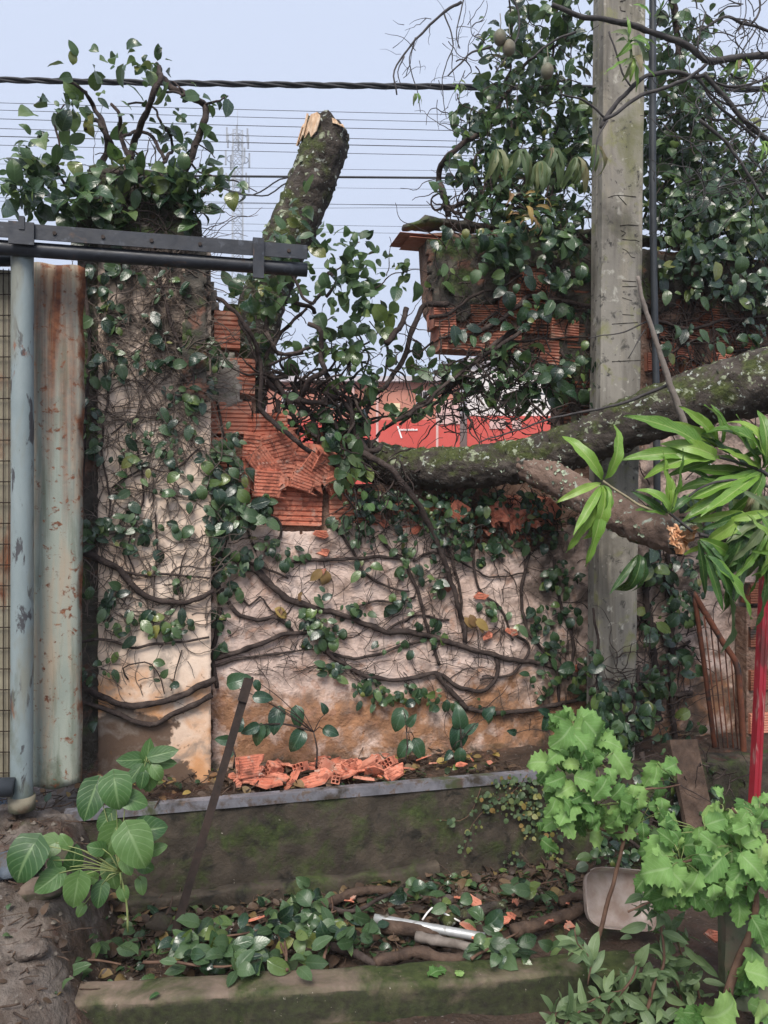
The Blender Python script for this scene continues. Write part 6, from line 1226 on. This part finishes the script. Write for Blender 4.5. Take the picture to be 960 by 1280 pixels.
b = MB(); fbox(b, 548, 575, 500, 530, FB-.08, FB+.02); part('wall_patch', b, M['bg_pink'], bd, smooth=False)
for (a_, c_) in ((352, 372), (405, 425), (520, 536)):
    b = MB(); fbox(b, a_, c_, 488, 506, FB-.06, FB+.02); wd = part('window', b, M['bg_roof'], bd, smooth=False)
    b = MB(); fbox(b, a_+2, (a_+c_)/2-.7, 490, 504, FB-.08, FB-.05); fbox(b, (a_+c_)/2+.7, c_-2, 490, 504, FB-.08, FB-.05); part('pane', b, M['cable'], wd, smooth=False)
for x_ in (330, 440, 470, 545): 
    b = MB(); fbox(b, x_, x_+3, 476, 724, FB-.07, FB+.02); part('pilaster', b, M['bg_pink'], bd, smooth=False)
rr = random.Random(3)
x = 499.0
while x < 521:       # a short line of unreadable white script with a slanted stroke
    w = rr.uniform(.9, 1.9); b = MB(); fbox(b, x, x+w, 536.6-rr.uniform(0, .9), 538.2, FB-.075, FB-.045); part('lettering', b, M['letter'], rb, smooth=False); x += w+.5
Mx = Matrix((XR, XF, Vector((0, 0, 1)))).transposed().to_4x4()
b = MB(); P_ = [(496, 533), (498, 533), (503, 548), (501, 548)]; V = [Mx @ Vector(((px-480)/F*FB, FB-.075, CAMZ+(640-py)/F*FB)) for px, py in P_]+[Mx @ Vector(((px-480)/F*FB, FB-.04, CAMZ+(640-py)/F*FB)) for px, py in P_]
b.add(V, [(3, 2, 1, 0), (0, 1, 5, 4), (1, 2, 6, 5), (2, 3, 7, 6), (3, 0, 4, 7)]); part('lettering', b, M['letter'], rb, smooth=False)
wb = thing('white_building', 'pale building with red base behind the right side of the gap', 'building', far(640, 718, 24))
wb.location.z = -.12; ORG[wb.name] = Vector(wb.location)
b = MB(); fbox(b, 584, 760, 452, 700, 24, 32); part('wall', b, M['bg_white'], wb, smooth=False)
b = MB(); fbox(b, 580, 764, 446, 452.5, 23.8, 32.2); part('roof', b, M['bg_roof'], wb, smooth=False)
b = MB(); fbox(b, 584, 760, 520, 700, 23.95, 24.02); wpb = part('painted_base', b, M['bg_red'], wb, smooth=False)
for (a_, c_) in ((612, 632), (640, 652)):
    b = MB(); fbox(b, a_, c_, 524, 536, 23.92, 24.0); part('panel', b, M['bg_pink'], wpb, smooth=False)
# lattice mast
FT = 130.0; base = far(297, 640, FT); base.z = -.12
tw = thing('lattice_mast', 'pale lattice telecom mast with antennas far beyond the wall', 'tower', base)
Ht = CAMZ+(640-165)/F*FT; wB, wT = 1.5, 1.1
def leg(k, z):
    w = wB+(wT-wB)*z/Ht; a = radians(45+90*k); return base+Vector((cos(a)*w, sin(a)*w, z+.12))
for k in range(4):
    b = MB(); b.tube([leg(k, 0), leg(k, Ht)], .10, 5); part('leg', b, M['steel_tower'], tw)
b = MB(); nb = 34
for i in range(nb):
    z0_, z1_ = Ht*i/nb, Ht*(i+1)/nb
    for k in range(4):
        b.tube([leg(k, z0_), leg((k+1) % 4, z1_)], .05, 4); b.tube([leg((k+1) % 4, z0_), leg(k, z1_)], .05, 4); b.tube([leg(k, z1_), leg((k+1) % 4, z1_)], .05, 4)
part('bracing', b, M['steel_tower'], tw, kind='stuff')
for zc in (Ht-1.0, Ht-4.5, Ht-8.5):
    b = MB(); n = 12; ring = [base+Vector((cos(6.283*k/n)*1.8, sin(6.283*k/n)*1.8, zc)) for k in range(n+1)]; b.tube(ring, .07, 4); part('platform_ring', b, M['steel_tower'], tw)
    for k in range(6):
        a = 6.283*k/6+zc; p = base+Vector((cos(a)*1.95, sin(a)*1.95, zc)); b = MB(); b.box((p.x-.14, p.y-.14, p.z-1.1), (p.x+.14, p.y+.14, p.z+1.3)); part('antenna', b, M['steel_tower'], tw, smooth=False)
b = MB(); b.tube([base+Vector((0, 0, Ht-.5)), base+Vector((0, 0, Ht+4))], .05, 5); part('spike', b, M['steel_tower'], tw)
# overhead lines
def wire(name, label, x0, y0, x1, y1, f, r, sag=.0, group=None, twist=False, n=40):
    p, q = far(x0, y0, f), far(x1, y1, f); ext = (q-p)
    p2, q2 = p-ext*.25, q+ext*.25; b = MB(); S = []
    for i in range(n+1):
        t_ = i/n; c = p2.lerp(q2, t_); c.z -= sag*4*t_*(1-t_)-sag*.6; S.append(c)
    if twist:
        for ph in (0, 2.09, 4.19):
            SS = spline(S, .12); b.tube([c+Vector((0, cos(i*.75+ph), sin(i*.75+ph)))*r*.75 for i, c in enumerate(SS)], r*.62, 5, cap=False)
    else: b.tube(S, r, 5, cap=False)
    return solo(name, b, M['cable'], label, 'cable', group)
wire('twisted_cable', 'thick black twisted cable stretched across the sky above all other lines', -60, 99, 1020, 112, 9, .028, .05, None, True)
wire('service_cable', 'dark single service cable passing behind the stump', 355, 221, 1020, 226, 12, .018, .0)
b = MB()
for pp in ([(372, 221), (350, 224), (325, 240), (305, 244), (270, 232), (225, 215), (190, 205)], [(372, 222), (352, 232), (335, 244), (310, 243), (280, 236), (230, 218)]):
    S = spline([far(x, y, 12) for x, y in pp], .1); b.tube(S, .012, 5)
solo('looped_cable', b, M['cable'], 'slack looped cable end drooping left of the stump', 'cable')
for i, (y0, y1, f, r) in enumerate([(128, 146, 26, .010), (137, 156, 26, .010), (148, 166, 26, .012), (160, 180, 28, .012), (170, 186, 28, .016), (181, 196, 28, .011), (205, 212, 34, .009), (247, 258, 36, .012), (252, 252, 36, .011), (262, 250, 36, .010), (274, 284, 36, .009), (283, 292, 36, .009), (228, 236, 40, .009), (334, 330, 44, .010)]):
    wire('power_line', 'thin dark power line crossing the pale sky', -60, y0-1, 1020, y1+6, f, r, .12, 'thin power lines crossing the sky')

# ------------------------------------------------------------------ damp air
b = MB(); b.box((-160, -40, -1.5), (160, 170, 68))
hz = solo('haze', b, M['cable'], 'thin damp mist in the air', 'mist', kind='stuff', smooth=False)
hm = bpy.data.materials.new('haze'); hm.use_nodes = True; hn = hm.node_tree; hn.nodes.clear()
ho = hn.nodes.new('ShaderNodeOutputMaterial'); hv = hn.nodes.new('ShaderNodeVolumePrincipled'); hv.inputs['Color'].default_value = (.93, .95, 1, 1); hv.inputs['Density'].default_value = .0018; hv.inputs['Anisotropy'].default_value = .2
hn.links.new(hv.outputs[0], ho.inputs['Volume']); hz.data.materials.clear(); hz.data.materials.append(hm)
